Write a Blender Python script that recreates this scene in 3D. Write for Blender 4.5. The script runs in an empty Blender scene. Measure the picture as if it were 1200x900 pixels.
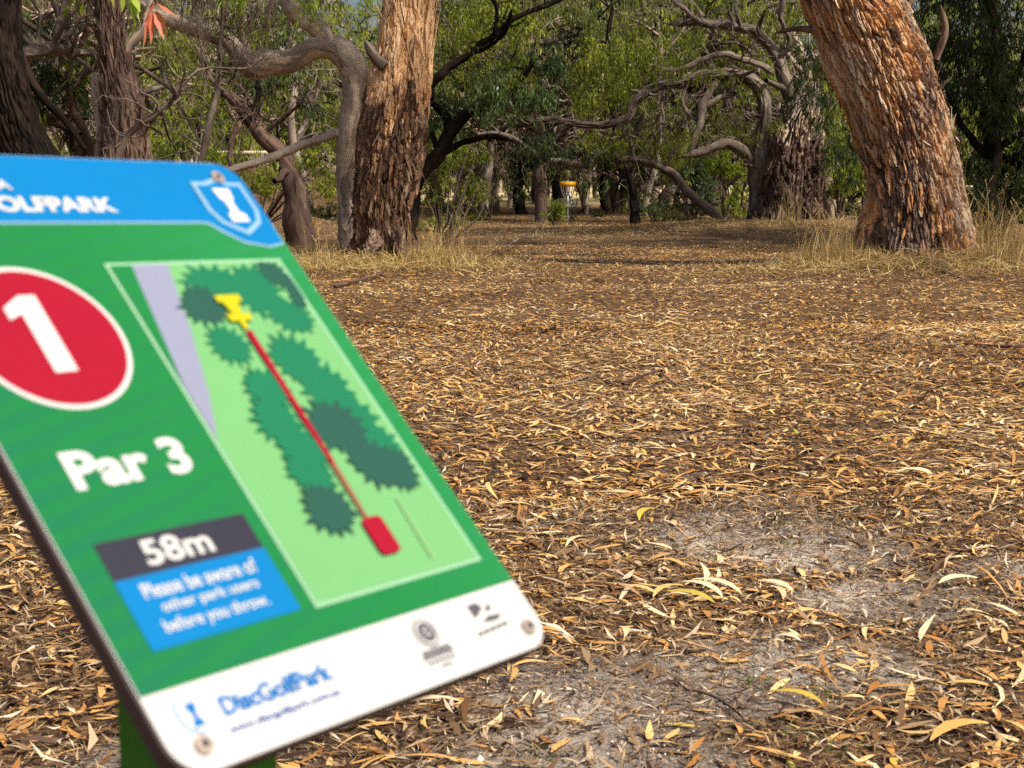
import bpy, math
import numpy as np
from mathutils import Vector
rad = math.radians
sc = bpy.context.scene
# ------------------------------------------------------------------ camera
CAMH = 1.3
F = 1750.0                       # focal length in pixels of the 1200 px wide photograph
TH = math.atan((450 - 214) / F)  # pitch below the horizon
cam_d = bpy.data.cameras.new('camera')
cam = bpy.data.objects.new('camera', cam_d)
sc.collection.objects.link(cam)
cam.location = (0, 0, CAMH)
cam.rotation_euler = (rad(90) - TH, 0, 0)
cam_d.sensor_width = 36
cam_d.lens = 36 * F / 1200
cam_d.clip_start = 0.05
cam_d.clip_end = 2000
cam_d.dof.use_dof = True
cam_d.dof.focus_distance = 9
cam_d.dof.aperture_fstop = 12.5
sc.camera = cam
# ------------------------------------------------------------------ light
SUN_EL, SUN_AZ = rad(50), math.atan2(0.80, -0.60)     # azimuth measured from +Y towards +X
w = bpy.data.worlds.new('World'); sc.world = w; w.use_nodes = True
nt = w.node_tree; nt.nodes.clear()
sky = nt.nodes.new('ShaderNodeTexSky'); sky.sky_type = 'NISHITA'; sky.sun_disc = False
sky.sun_elevation = SUN_EL; sky.sun_rotation = SUN_AZ
sky.air_density = 1.0; sky.dust_density = 6.0; sky.ozone_density = 1.0
bg = nt.nodes.new('ShaderNodeBackground'); bg.inputs['Strength'].default_value = 0.12
out = nt.nodes.new('ShaderNodeOutputWorld')
nt.links.new(sky.outputs[0], bg.inputs[0]); nt.links.new(bg.outputs[0], out.inputs[0])
sd = bpy.data.lights.new('sun', 'SUN'); sd.energy = 4.4; sd.angle = rad(2.0); sd.color = (1.0, 0.915, 0.79)
sun = bpy.data.objects.new('sun', sd); sc.collection.objects.link(sun)
sdir = Vector((math.sin(SUN_AZ) * math.cos(SUN_EL), math.cos(SUN_AZ) * math.cos(SUN_EL), math.sin(SUN_EL)))
sun.rotation_euler = sdir.to_track_quat('Z', 'Y').to_euler(); sun.location = (10, -10, 30)
sc.view_settings.view_transform = 'Standard'; sc.view_settings.look = 'None'
sc.view_settings.exposure = 0.27; sc.view_settings.gamma = 1
sc.view_settings.use_curve_mapping = False
sc.render.engine = 'CYCLES'
sc.cycles.max_bounces = 5; sc.cycles.diffuse_bounces = 3; sc.cycles.glossy_bounces = 2
sc.cycles.transmission_bounces = 3; sc.cycles.transparent_max_bounces = 4
sc.cycles.use_denoising = False
sc.cycles.caustics_reflective = False; sc.cycles.caustics_refractive = False

# ------------------------------------------------------------------ maths helpers
def pt(px, py, Y):
    """world point on the photograph's ray (px, py) at forward distance Y"""
    a, b = (px - 600) / F, (py - 450) / F
    d = np.array([a, math.cos(TH) - b * math.sin(TH), -math.sin(TH) - b * math.cos(TH)])
    return np.array([0, 0, CAMH]) + d * (Y / d[1])
def sm(t):
    t = np.clip(t, 0, 1); return t * t * (3 - 2 * t)
def perlin(x, y, seed=0, per=0):
    x = np.asarray(x, float); y = np.asarray(y, float)
    xi = np.floor(x).astype(np.int64); yi = np.floor(y).astype(np.int64)
    fx = x - xi; fy = y - yi
    def grad(ix, iy, dx, dy):
        if per: ix = np.mod(ix, per)
        h = (ix * 374761393 + iy * 668265263 + seed * 974634777) & 0xffffffff
        h = ((h ^ (h >> 13)) * 1274126177) & 0xffffffff
        h = (h ^ (h >> 16)) & 0xffffffff
        a = h * (2 * math.pi / 4294967296.0)
        return np.cos(a) * dx + np.sin(a) * dy
    u = fx * fx * fx * (fx * (fx * 6 - 15) + 10); v = fy * fy * fy * (fy * (fy * 6 - 15) + 10)
    a = grad(xi, yi, fx, fy); b = grad(xi + 1, yi, fx - 1, fy)
    c = grad(xi, yi + 1, fx, fy - 1); d = grad(xi + 1, yi + 1, fx - 1, fy - 1)
    return (a * (1 - u) + b * u) * (1 - v) + (c * (1 - u) + d * u) * v
def fbm(x, y, o=4, seed=0):
    s = 0; a = 1
    for k in range(o):
        s = s + a * perlin(x * 2**k, y * 2**k, seed + k); a *= .5
    return s
MOUNDS = [(6.0, 21.8, .22, 1.7), (-1.9, 23.2, .12, 1.3), (7.0, 38.5, .42, 3.2), (9.0, 24.0, .25, 2.5), (-2.8, 25, .10, 2)]
def g(x, y):
    """height of the ground"""
    x = np.asarray(x, float); y = np.asarray(y, float)
    z = (.045 - .030 * sm((y - 8) / 12)) * fbm(x / 3.1, y / 3.1, 3, 5) + .018 * fbm(x / .5, y / .5, 2, 9) * np.exp(-np.maximum(y, 0) / 30)
    for mx, my, a, s in MOUNDS:
        z = z + a * np.exp(-((x - mx)**2 + (y - my)**2) / (2 * s * s))
    z = z + 2.0 * sm((-x - 4.5) / 6) * sm((y - 34) / 26)
    z = z + .55 * sm((y - 60) / 60)
    return z

class MB:
    def __init__(s): s.V = []; s.Q = []; s.T = []; s.R = []; s.M = []; s.n = 0
    def add(s, v, q, tc=None, rnd=None, mat=0):
        v = np.asarray(v, np.float32).reshape(-1, 3); q = np.asarray(q, np.int64).reshape(-1, 4)
        s.V.append(v); s.Q.append(q + s.n); s.n += len(v)
        s.T.append(np.zeros((len(v), 3), np.float32) if tc is None else np.asarray(tc, np.float32).reshape(-1, 3))
        r = np.zeros(len(v), np.float32) if rnd is None else np.broadcast_to(np.asarray(rnd, np.float32), (len(v),))
        s.R.append(r); s.M.append(np.full(len(q), mat, np.int32))
    def build(s, name, mats, parent=None, origin=(0, 0, 0), smooth=True):
        V = np.concatenate(s.V) - np.asarray(origin, np.float32); Q = np.concatenate(s.Q)
        me = bpy.data.meshes.new(name)
        me.vertices.add(len(V)); me.vertices.foreach_set('co', V.ravel().astype(np.float32))
        me.loops.add(len(Q) * 4); me.loops.foreach_set('vertex_index', Q.ravel().astype(np.int32))
        me.polygons.add(len(Q)); me.polygons.foreach_set('loop_start', np.arange(0, len(Q) * 4, 4, dtype=np.int32))
        me.polygons.foreach_set('material_index', np.concatenate(s.M))
        me.polygons.foreach_set('use_smooth', np.full(len(Q), smooth))
        a = me.attributes.new('tc', 'FLOAT_VECTOR', 'POINT'); a.data.foreach_set('vector', np.concatenate(s.T).ravel().astype(np.float32))
        a = me.attributes.new('rnd', 'FLOAT', 'POINT'); a.data.foreach_set('value', np.concatenate(s.R).astype(np.float32))
        me.update(calc_edges=True)
        for m in (mats if isinstance(mats, (list, tuple)) else [mats]): me.materials.append(m)
        o = bpy.data.objects.new(name, me); sc.collection.objects.link(o)
        if parent: o.parent = parent
        else: o.location = origin
        return o
def tag(o, label=None, cat=None, group=None, kind=None):
    for k, v in (('label', label), ('category', cat), ('group', group), ('kind', kind)):
        if v: o[k] = v
    return o
def thing(name, loc, label, cat, group=None):
    o = bpy.data.objects.new(name, None); sc.collection.objects.link(o)
    o.location = [float(c) for c in loc]; o.empty_display_size = .2
    return tag(o, label, cat, group)

def resample(P, R, n):
    """smooth curve through the points with the radii"""
    P = np.asarray(P, float); R = np.asarray(R, float)
    d = np.r_[0, np.cumsum(np.linalg.norm(np.diff(P, axis=0), axis=1))]
    t = np.linspace(0, d[-1], n); A = np.c_[P, R]
    m = np.gradient(A, d, axis=0)
    i = np.clip(np.searchsorted(d, t, side='right') - 1, 0, len(P) - 2)
    h = (d[i + 1] - d[i]); u = ((t - d[i]) / h)[:, None]; h = h[:, None]
    B = (2*u**3 - 3*u**2 + 1) * A[i] + (u**3 - 2*u**2 + u) * h * m[i] + (-2*u**3 + 3*u**2) * A[i + 1] + (u**3 - u**2) * h * m[i + 1]
    return B[:, :3], np.maximum(B[:, 3], .002), t
def tube(mb, P, R, nseg=16, nring=None, disp=None, mat=0, seed=0, flare=0, rnd=.22, tip=False, blend=None, wob=0.0):
    L = np.sum(np.linalg.norm(np.diff(np.asarray(P, float), axis=0), axis=1))
    if nring is None: nring = max(6, int(L / max(.03, np.mean(R) * .8)))
    C, r, s = resample(P, R, nring)
    if wob:
        for j_ in range(3):
            q_ = perlin(s / (np.mean(R) * 9), 0 * s + j_ * 7.3, seed + 61) + .5 * perlin(s / (np.mean(R) * 3.5), 0 * s + j_ * 5.1, seed + 62)
            C[:, j_] += wob * r * q_ * np.clip(s / (np.mean(R) * 4), 0, 1) * 2
        r = r * (1 + wob * (.55 * perlin(s / (np.mean(R) * 5), 0 * s + 2.2, seed + 63) + .35 * perlin(s / (np.mean(R) * 1.8), 0 * s + 4.2, seed + 64)))
    if tip: r = r * np.sqrt(np.clip((s[-1] - s) / (.12 * L + 1e-6), .02, 1))
    T = np.gradient(C, axis=0); T /= np.linalg.norm(T, axis=1)[:, None]
    N = np.zeros_like(T); ref = np.array([0, 1., 0]) if abs(T[0, 1]) < .8 else np.array([1., 0, 0])
    n = ref - T[0] * (ref @ T[0]); n /= np.linalg.norm(n); N[0] = n
    for k in range(1, nring):
        n = n - T[k] * (n @ T[k]); n /= np.linalg.norm(n); N[k] = n
    B = np.cross(T, N)
    th = np.linspace(0, 2 * math.pi, nseg + 1); th[-1] = th[0]
    tu = np.linspace(0, 1, nseg + 1)
    RR = r[:, None] * np.ones(nseg + 1)
    Rm = float(np.mean(R))
    thg, sg = np.meshgrid(th, s); tg, _ = np.meshgrid(tu, s)
    RR = RR * (1 + .10 * perlin(tg * 3, sg / (Rm * 5), seed + 31, 3) * 1.6 + .05 * perlin(tg * 6, sg / (Rm * 2.2), seed + 32, 6))
    if flare:
        RR = RR + flare * np.exp(-sg / (.9 * Rm)) * (1 + .7 * np.cos(thg * 5 + seed + 1.5 * perlin(tg * 3, sg * .7, seed, 3)))
    if disp is not None: RR = RR + disp(tg, sg, Rm, seed)
    W = C[:, None] + RR[..., None] * (np.cos(thg)[..., None] * N[:, None] + np.sin(thg)[..., None] * B[:, None])
    tc = np.stack([tg * 2 * math.pi * Rm + seed * 3.7, sg, np.full_like(sg, (seed * .37) % 1)], -1)
    idx = np.arange(nring * (nseg + 1)).reshape(nring, nseg + 1)
    q = np.stack([idx[:-1, :-1], idx[:-1, 1:], idx[1:, 1:], idx[1:, :-1]], -1)
    rv = rnd if blend is None else blend(sg, tg).ravel()
    mb.add(W, q, tc, rv, mat)
    return C, r, T, N, B
def furrow(amp, f=9.0, stretch=.2, fine=.3):
    def fn(tg, sg, Rm, seed):
        n = max(4, int(round(2 * math.pi * Rm * f)))
        wx = .6 * perlin(tg * n * .35, sg * f * .3, seed + 7, max(1, int(n * .35))) if n * .35 == int(n * .35) else 0
        a = np.abs(perlin(tg * n, sg * f * stretch, seed, n)); b = np.abs(perlin(tg * n * 2, sg * f * stretch * 2.3, seed + 3, n * 2))
        c = perlin(tg * n * 4, sg * f * stretch * 5, seed + 5, n * 4)
        d = perlin(tg * n, sg * f * .6, seed + 8, n)
        return amp * (sm(a / .16) * .65 + sm(b / .2) * .35 - .6 + fine * c + .35 * d)
    return fn
def cells(u, v, nper, seed, jit=.9):
    """jittered cells, periodic in u: nearest distance, gap to the second, cell value, offset along v"""
    ui = np.floor(u).astype(np.int64); vi = np.floor(v).astype(np.int64)
    F1 = np.full(u.shape, 9.); F2 = F1.copy(); val = np.zeros(u.shape); off = np.zeros(u.shape)
    def hsh(a, b, k):
        h = (np.mod(a, nper) * 374761393 + b * 668265263 + (seed * 7 + k) * 974634777) & 0xffffffff
        h = ((h ^ (h >> 13)) * 1274126177) & 0xffffffff
        return ((h ^ (h >> 16)) & 0xffffffff) / 4294967296.0
    for a in (-1, 0, 1):
        for b in (-1, 0, 1):
            cu = ui + a; cv = vi + b
            du = cu + .5 + (hsh(cu, cv, 1) - .5) * jit - u; dv = cv + .5 + (hsh(cu, cv, 2) - .5) * jit - v
            d = np.sqrt(du * du + dv * dv); nv = hsh(cu, cv, 3); m = d < F1
            F2 = np.where(m, F1, np.minimum(F2, d)); val = np.where(m, nv, val); off = np.where(m, -dv, off); F1 = np.where(m, d, F1)
    return F1, F2 - F1, val, off
def plate_uv(tg, sg, Rm, seed, wu, wv):
    n = max(5, int(round(2 * math.pi * Rm / wu)))
    u = tg * n + .9 * perlin(tg * 7, sg * 1.1, seed + 1, 7) + .35 * perlin(tg * n, sg / wv * 1.5, seed + 2, n)
    v = sg / wv + .8 * perlin(tg * n, sg * .8, seed + 3, n)
    return u, v, n
def plates(amp, wu=.060, wv=.38):
    def fn(tg, sg, Rm, seed):
        u, v, n = plate_uv(tg, sg, Rm, seed, wu, wv); F1, gap, val, off = cells(u, v, n, seed)
        u2, v2, n2 = plate_uv(tg, sg, Rm, seed + 50, wu * .4, wv * .5); G1, gap2, val2, off2 = cells(u2, v2, n2, seed + 50)
        r = sm(gap / .30) - .75 + (val - .5) * .9 - off * .55
        r2 = (sm(gap2 / .35) - .5) * .3 + (val2 - .5) * .3 - off2 * .2
        return amp * (r + r2 + .9 * perlin(tg * 9, sg * 1.6, seed + 9, 9))
    return fn
def platecolour(Rm, seed, wu=.060, wv=.38):
    def fn(sg, tg):
        u, v, n = plate_uv(tg, sg, Rm, seed, wu, wv); F1, gap, val, off = cells(u, v, n, seed)
        u2, v2, n2 = plate_uv(tg, sg, Rm, seed + 50, wu * .4, wv * .5); G1, gap2, val2, off2 = cells(u2, v2, n2, seed + 50)
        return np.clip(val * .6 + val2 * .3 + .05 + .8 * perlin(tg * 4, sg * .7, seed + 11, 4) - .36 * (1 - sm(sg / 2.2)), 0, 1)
    return fn
def smoothbark(amp):
    def fn(tg, sg, Rm, seed):
        return amp * (perlin(tg * 5, sg / Rm * .6, seed, 5) + .5 * perlin(tg * 12, sg / Rm * 2, seed + 2, 12))
    return fn
def btubes(mb, P, R, ns=4, mat=0, rnd=.5):
    """many thin tubes at once: P (N,K,3), R (N,K)"""
    P = np.asarray(P, float); N_, K = P.shape[:2]
    if N_ == 0: return
    T = np.gradient(P, axis=1); T /= np.linalg.norm(T, axis=2)[..., None] + 1e-9
    ref = np.array([.31, .2, .93]); A = np.cross(T, ref); A /= np.linalg.norm(A, axis=2)[..., None] + 1e-6
    B = np.cross(T, A)
    th = np.arange(ns) * 2 * math.pi / ns
    W = P[:, :, None] + R[..., None, None] * (np.cos(th)[:, None] * A[:, :, None] + np.sin(th)[:, None] * B[:, :, None])
    idx = np.arange(N_ * K * ns).reshape(N_, K, ns); nx = np.roll(idx, -1, axis=2)
    q = np.stack([idx[:, :-1], nx[:, :-1], nx[:, 1:], idx[:, 1:]], -1)
    tc = np.repeat(P.reshape(-1, 3), ns, axis=0)
    r = rnd if np.isscalar(rnd) else np.repeat(np.asarray(rnd), K * ns)
    mb.add(W, q, tc, r, mat)
def leafquads(mb, base, D, L, W, rng, rnd, mat=0, bend=.25):
    """lance-shaped leaves of two quads each, folded at the middle"""
    n = len(base)
    if n == 0: return
    D = D / (np.linalg.norm(D, axis=1)[:, None] + 1e-9)
    S = np.cross(D, rng.normal(size=(n, 3))); S /= np.linalg.norm(S, axis=1)[:, None] + 1e-9
    U = np.cross(D, S)
    L = np.broadcast_to(L, n)[:, None]; W = np.broadcast_to(W, n)[:, None]
    b = bend * L * rng.uniform(-1, 1, (n, 1))
    p0a = base + S * W * .06; p0b = base - S * W * .06
    m = base + D * L * .42 + U * b * .5
    p1a = m + S * W * .5; p1b = m - S * W * .5
    e = base + D * L + U * b * .3 + S * b
    p2a = e + S * W * .04; p2b = e - S * W * .04
    V = np.stack([p0a, p0b, p1a, p1b, p2a, p2b], 1)
    i = np.arange(n)[:, None] * 6
    q = np.concatenate([i + [0, 1, 3, 2], i + [2, 3, 5, 4]], 0)
    mb.add(V, q, np.repeat(base, 6, axis=0), np.repeat(np.broadcast_to(rnd, n), 6), mat)
def rnddir(rng, n):
    v = rng.normal(size=(n, 3)); return v / np.linalg.norm(v, axis=1)[:, None]
def foliage(mb, clumps, nleaf, L, W, rng, droop=.58, spray=14, twig=.45, lmat=0, tmat=1, shell=.5, tone=None, tr=.005):
    """clumps: (centre, radii, weight) ; sprays of hanging leaves through each clump's volume"""
    vol = np.array([np.prod(np.asarray(r, float)**(2 / 3)) * w for c, r, w in clumps]); vol /= vol.sum()
    for (c, r, w), fr in zip(clumps, vol):
        ns = max(2, int(nleaf * fr / spray)); r = np.asarray(r, float); c = np.asarray(c, float)
        # sub-clumps give an uneven outline with gaps
        k = max(3, int(ns**.5 * .9))
        sub = rnddir(rng, k) * rng.uniform(.15, 1, (k, 1))**shell
        si = rng.integers(0, k, ns)
        o = sub[si] + rng.normal(size=(ns, 3)) * .21
        tone_s = rng.uniform(0, 1, k)[si]
        o = c + o * r
        d = rnddir(rng, ns) * (1 - droop * .6) + np.array([0, 0, -1.]) * droop
        d /= np.linalg.norm(d, axis=1)[:, None]
        tl_ = twig * rng.uniform(.5, 1.3, ns)
        K = 4; tt = np.linspace(0, 1, K)
        side = rnddir(rng, ns) * .25
        P = o[:, None] + tt[None, :, None] * (d * tl_[:, None])[:, None] + (tt * (1 - tt))[None, :, None] * (side * tl_[:, None])[:, None]
        if tmat is not None: btubes(mb, P, np.broadcast_to(tr * (1.2 - tt), (ns, K)), 3, tmat, .4)
        t = rng.uniform(.1, 1, (ns, spray))
        base = o[:, None] + t[..., None] * (d * tl_[:, None])[:, None]
        base = base + rng.normal(size=base.shape) * twig * .07
        n = ns * spray
        D = rnddir(rng, n) * (1 - droop) + np.repeat(d, spray, 0) * .3 + np.array([0, 0, -1.]) * droop
        lo, hi = (0, 1) if tone is None else tone
        rv = np.repeat(tone_s, spray) * .55 + rng.uniform(0, .45, n)
        leafquads(mb, base.reshape(-1, 3), D, L * rng.uniform(.6, 1.25, n), W * rng.uniform(.7, 1.2, n), rng, lo + (hi - lo) * rv, lmat)
def walk(rng, p, d, L, n, crook=.35, up=0.0, grav=0.0):
    P = [np.array(p, float)]; d = np.array(d, float); d /= np.linalg.norm(d); st = L / (n - 1)
    for k in range(n - 1):
        d = d + rng.normal(size=3) * crook + np.array([0, 0, up - grav]); d /= np.linalg.norm(d)
        P.append(P[-1] + d * st)
    return np.array(P), d

# ------------------------------------------------------------------ materials
def newmat(name):
    m = bpy.data.materials.new(name); m.use_nodes = True; t = m.node_tree; t.nodes.clear(); return m, t
def nd(t, typ, **kw):
    n = t.nodes.new(typ)
    for k, v in kw.items():
        if k in n.inputs.keys() if isinstance(k, str) else False: n.inputs[k].default_value = v
        else: setattr(n, k, v)
    return n
def ramp(t, fac, cols, interp='LINEAR'):
    r = t.nodes.new('ShaderNodeValToRGB'); e = r.color_ramp; e.interpolation = interp
    while len(e.elements) < len(cols): e.elements.new(.5)
    for k, (p, c) in enumerate(cols): e.elements[k].position = p; e.elements[k].color = (*c, 1)
    t.links.new(fac, r.inputs[0]); return r.outputs[0]
def mapping(t, vec, scale):
    m = t.nodes.new('ShaderNodeMapping'); m.inputs['Scale'].default_value = scale; t.links.new(vec, m.inputs[0]); return m.outputs[0]
def noise(t, vec, scale, detail=4, rough=.55, dist=0):
    n = t.nodes.new('ShaderNodeTexNoise'); n.inputs['Scale'].default_value = scale; n.inputs['Detail'].default_value = detail
    n.inputs['Roughness'].default_value = rough; n.inputs['Distortion'].default_value = dist
    if vec is not None: t.links.new(vec, n.inputs['Vector'])
    return n.outputs[0]
def mixc(t, fac, a, b, mode='MIX'):
    m = t.nodes.new('ShaderNodeMix'); m.data_type = 'RGBA'; m.blend_type = mode
    for s, v in ((m.inputs[0], fac), (m.inputs[6], a), (m.inputs[7], b)):
        if isinstance(v, bpy.types.NodeSocket): t.links.new(v, s)
        elif isinstance(v, tuple): s.default_value = (*v, 1)
        else: s.default_value = v
    return m.outputs[2]
def math_(t, op, a, b=0.0, clamp=False):
    m = t.nodes.new('ShaderNodeMath'); m.operation = op; m.use_clamp = clamp
    for s, v in ((m.inputs[0], a), (m.inputs[1], b)):
        if isinstance(v, bpy.types.NodeSocket): t.links.new(v, s)
        else: s.default_value = v
    return m.outputs[0]
def finish(t, col, rough=.8, bump=None, bstr=.4, bdist=.01, spec=.25, trans=0, metal=0):
    p = t.nodes.new('ShaderNodeBsdfPrincipled'); o = t.nodes.new('ShaderNodeOutputMaterial')
    if isinstance(col, tuple): p.inputs['Base Color'].default_value = (*col, 1)
    else: t.links.new(col, p.inputs['Base Color'])
    if isinstance(rough, bpy.types.NodeSocket): t.links.new(rough, p.inputs['Roughness'])
    else: p.inputs['Roughness'].default_value = rough
    p.inputs['Specular IOR Level'].default_value = spec; p.inputs['Metallic'].default_value = metal
    if bump is not None:
        b = t.nodes.new('ShaderNodeBump'); b.inputs['Strength'].default_value = bstr; b.inputs['Distance'].default_value = bdist
        t.links.new(bump, b.inputs['Height']); t.links.new(b.outputs[0], p.inputs['Normal'])
    s = p.outputs[0]
    if trans:
        tr = t.nodes.new('ShaderNodeBsdfTranslucent')
        if isinstance(col, tuple): tr.inputs[0].default_value = (*col, 1)
        else: t.links.new(col, tr.inputs[0])
        mx = t.nodes.new('ShaderNodeMixShader'); mx.inputs[0].default_value = trans
        t.links.new(p.outputs[0], mx.inputs[1]); t.links.new(tr.outputs[0], mx.inputs[2]); s = mx.outputs[0]
    t.links.new(s, o.inputs[0])
def attr(t, name):
    a = t.nodes.new('ShaderNodeAttribute'); a.attribute_name = name; return a
def leafmat(name, cols, trans=.42, rough=.5):
    m, t = newmat(name); a = attr(t, 'rnd')
    c = ramp(t, a.outputs['Fac'], cols); finish(t, c, rough, spec=.22, trans=trans); return m
def barkmat(name, plates, weather, wamt=.5, vs=(11, 2.4, 1), bdist=.02, patch=None, byrnd=False):
    """plates: colours of the bark strips; weather: (colour) lichen-grey weathering in drifts"""
    m, t = newmat(name); a = attr(t, 'tc'); v = a.outputs['Vector']
    wv = t.nodes.new('ShaderNodeTexNoise'); wv.inputs['Scale'].default_value = 3; wv.inputs['Detail'].default_value = 3
    t.links.new(mapping(t, v, (1.5, .6, 1)), wv.inputs['Vector'])
    vadd = t.nodes.new('ShaderNodeVectorMath'); vadd.operation = 'ADD'
    vm = t.nodes.new('ShaderNodeVectorMath'); vm.operation = 'SCALE'; vm.inputs[3].default_value = .22
    t.links.new(wv.outputs[1], vm.inputs[0]); t.links.new(vm.outputs[0], vadd.inputs[0]); t.links.new(v, vadd.inputs[1])
    mv = mapping(t, vadd.outputs[0], vs)
    vo = t.nodes.new('ShaderNodeTexVoronoi'); vo.inputs['Scale'].default_value = 1; t.links.new(mv, vo.inputs['Vector'])
    sep = t.nodes.new('ShaderNodeSeparateColor'); t.links.new(vo.outputs['Color'], sep.inputs[0])
    fine = noise(t, mapping(t, vadd.outputs[0], (vs[0] * 3.5, vs[1] * 1.2, 1)), 1, 6, .65)
    f = math_(t, 'ADD', math_(t, 'MULTIPLY', sep.outputs[0], .6), math_(t, 'MULTIPLY', fine, .5))
    f = math_(t, 'SUBTRACT', f, .08)
    if byrnd: f = math_(t, 'ADD', math_(t, 'MULTIPLY', attr(t, 'rnd').outputs['Fac'], .75), math_(t, 'MULTIPLY', fine, .3))
    col = ramp(t, f, plates)
    wn = noise(t, mapping(t, v, (2.6, 1.0, 1)), 1.3, 6, .65)
    wf = math_(t, 'MULTIPLY', ramp(t, wn, [(.42, (0, 0, 0)), (.62, (1, 1, 1))]), wamt)
    col = mixc(t, wf, col, weather)
    if patch:   # second bark (smooth, shed) where rnd is high
        r = attr(t, 'rnd').outputs['Fac']
        pn = noise(t, mapping(t, v, (3.0, .9, 1)), 1.6, 5, .6)
        pf = ramp(t, math_(t, 'ADD', r, math_(t, 'MULTIPLY', math_(t, 'SUBTRACT', pn, .5), 1.5)), [(.46, (0, 0, 0)), (.54, (1, 1, 1))])
        pc = ramp(t, noise(t, mapping(t, v, (6.5, .8, 1)), 1.5, 7, .68, .5), patch)
        col = mixc(t, pf, col, pc)
    hb = math_(t, 'ADD', vo.outputs['Distance'], math_(t, 'MULTIPLY', fine, 1.3))
    finish(t, col, .9, hb, .8, bdist, spec=.06); return m
def plain(name, col, rough=.5, spec=.4, metal=0, var=.12, scale=12, bumpd=0):
    m, t = newmat(name); tc = t.nodes.new('ShaderNodeTexCoord')
    n = noise(t, tc.outputs['Object'], scale, 4)
    c = mixc(t, n, tuple(x * (1 - var) for x in col), tuple(min(1, x * (1 + var)) for x in col))
    finish(t, c, rough, n if bumpd else None, .3, bumpd or .01, spec, metal=metal); return m

M = {}
M['bark_orange'] = barkmat('bark_orange', [(.12, (.055, .03, .022)), (.26, (.13, .08, .055)), (.38, (.25, .16, .12)), (.47, (.52, .25, .09)), (.62, (.56, .35, .19)), (.88, (.66, .52, .38))], (.22, .17, .15), .6, (14, 3, 1), .03, byrnd=True)
M['bark_left'] = barkmat('bark_left', [(.1, (.03, .016, .010)), (.35, (.095, .05, .03)), (.6, (.22, .125, .07)), (.88, (.46, .33, .22))], (.085, .06, .05), .7, (12, 1.7, 1), .035,
                         patch=[(.33, (.14, .07, .04)), (.40, (.50, .25, .10)), (.49, (.68, .44, .24)), (.72, (.74, .60, .44))])
M['bark_grey'] = barkmat('bark_grey', [(.1, (.06, .045, .035)), (.35, (.14, .105, .085)), (.65, (.23, .185, .15)), (.9, (.42, .36, .29))], (.10, .078, .065), .75, (7, 1.3, 1), .014)
M['bark_bent'] = barkmat('bark_bent', [(.1, (.14, .11, .09)), (.35, (.28, .22, .18)), (.65, (.40, .33, .27)), (.9, (.52, .44, .36))], (.22, .17, .14), .7, (5, 1.1, 1), .012,
                         patch=[(.3, (.36, .27, .19)), (.5, (.52, .42, .31)), (.7, (.60, .50, .40))])
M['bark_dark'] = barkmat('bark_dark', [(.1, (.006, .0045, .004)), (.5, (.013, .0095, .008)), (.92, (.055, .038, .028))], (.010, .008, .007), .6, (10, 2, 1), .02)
M['bark_brown'] = barkmat('bark_brown', [(.1, (.03, .018, .014)), (.4, (.095, .058, .044)), (.7, (.19, .125, .092)), (.92, (.38, .28, .20))], (.085, .062, .055), .7, (10, 2, 1), .02,
                          patch=[(.3, (.30, .20, .15)), (.5, (.50, .38, .27)), (.7, (.62, .54, .42))])
M['bark_pale'] = barkmat('bark_pale', [(.1, (.12, .09, .07)), (.4, (.27, .21, .17)), (.7, (.44, .37, .30)), (.9, (.58, .52, .44))], (.13, .10, .08), .6, (5, .9, 1), .006)
M['twig'] = plain('twig_bark', (.16, .12, .09), .8, .2)
M['twig_dark'] = plain('dark_twig_bark', (.07, .05, .04), .8, .2)
M['leaf_olive'] = leafmat('olive_gum_leaves', [(0, (.038, .060, .008)), (.35, (.13, .175, .014)), (.7, (.28, .33, .03)), (1, (.44, .45, .07))])
M['leaf_dark'] = leafmat('dark_green_leaves', [(0, (.012, .026, .007)), (.5, (.036, .064, .013)), (1, (.10, .14, .025))], .25, .4)
M['leaf_blue'] = leafmat('blue_green_leaves', [(0, (.022, .052, .014)), (.5, (.07, .13, .03)), (1, (.18, .25, .09))], .3, .35)
M['leaf_bright'] = leafmat('bright_green_leaves', [(0, (.10, .15, .012)), (.5, (.20, .27, .02)), (1, (.36, .42, .05))], .45)
M['leaf_mute'] = leafmat('muted_grey_green_leaves', [(0, (.07, .085, .02)), (.5, (.16, .175, .045)), (1, (.30, .30, .10))], .35)
M['leaf_red'] = leafmat('young_red_leaves', [(0, (.55, .16, .08)), (.5, (.62, .24, .16)), (1, (.50, .22, .08))], .4)
M['leaf_lime'] = leafmat('young_lime_leaves', [(0, (.25, .38, .03)), (1, (.40, .50, .08))], .45)
M['grass_dry'] = leafmat('dry_grass_blades', [(0, (.22, .13, .045)), (.4, (.42, .28, .10)), (.8, (.60, .47, .22)), (1, (.62, .54, .26))], .25, .6)
M['grass_green'] = leafmat('green_weed_blades', [(0, (.06, .11, .02)), (1, (.16, .24, .04))], .35)
M['litter'] = leafmat('fallen_leaves', [(0, (.035, .018, .012)), (.17, (.11, .055, .026)), (.30, (.38, .17, .05)), (.50, (.62, .34, .105)), (.72, (.72, .49, .205)), (.90, (.80, .66, .42)), (.95, (.58, .40, .06)), (1, (.33, .35, .09))], .12, .45)
M['debris'] = leafmat('fine_leaf_debris', [(0, (.07, .04, .03)), (.4, (.20, .12, .06)), (.75, (.38, .25, .13)), (.93, (.55, .45, .32)), (1, (.80, .76, .68))], .1, .7)

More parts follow.
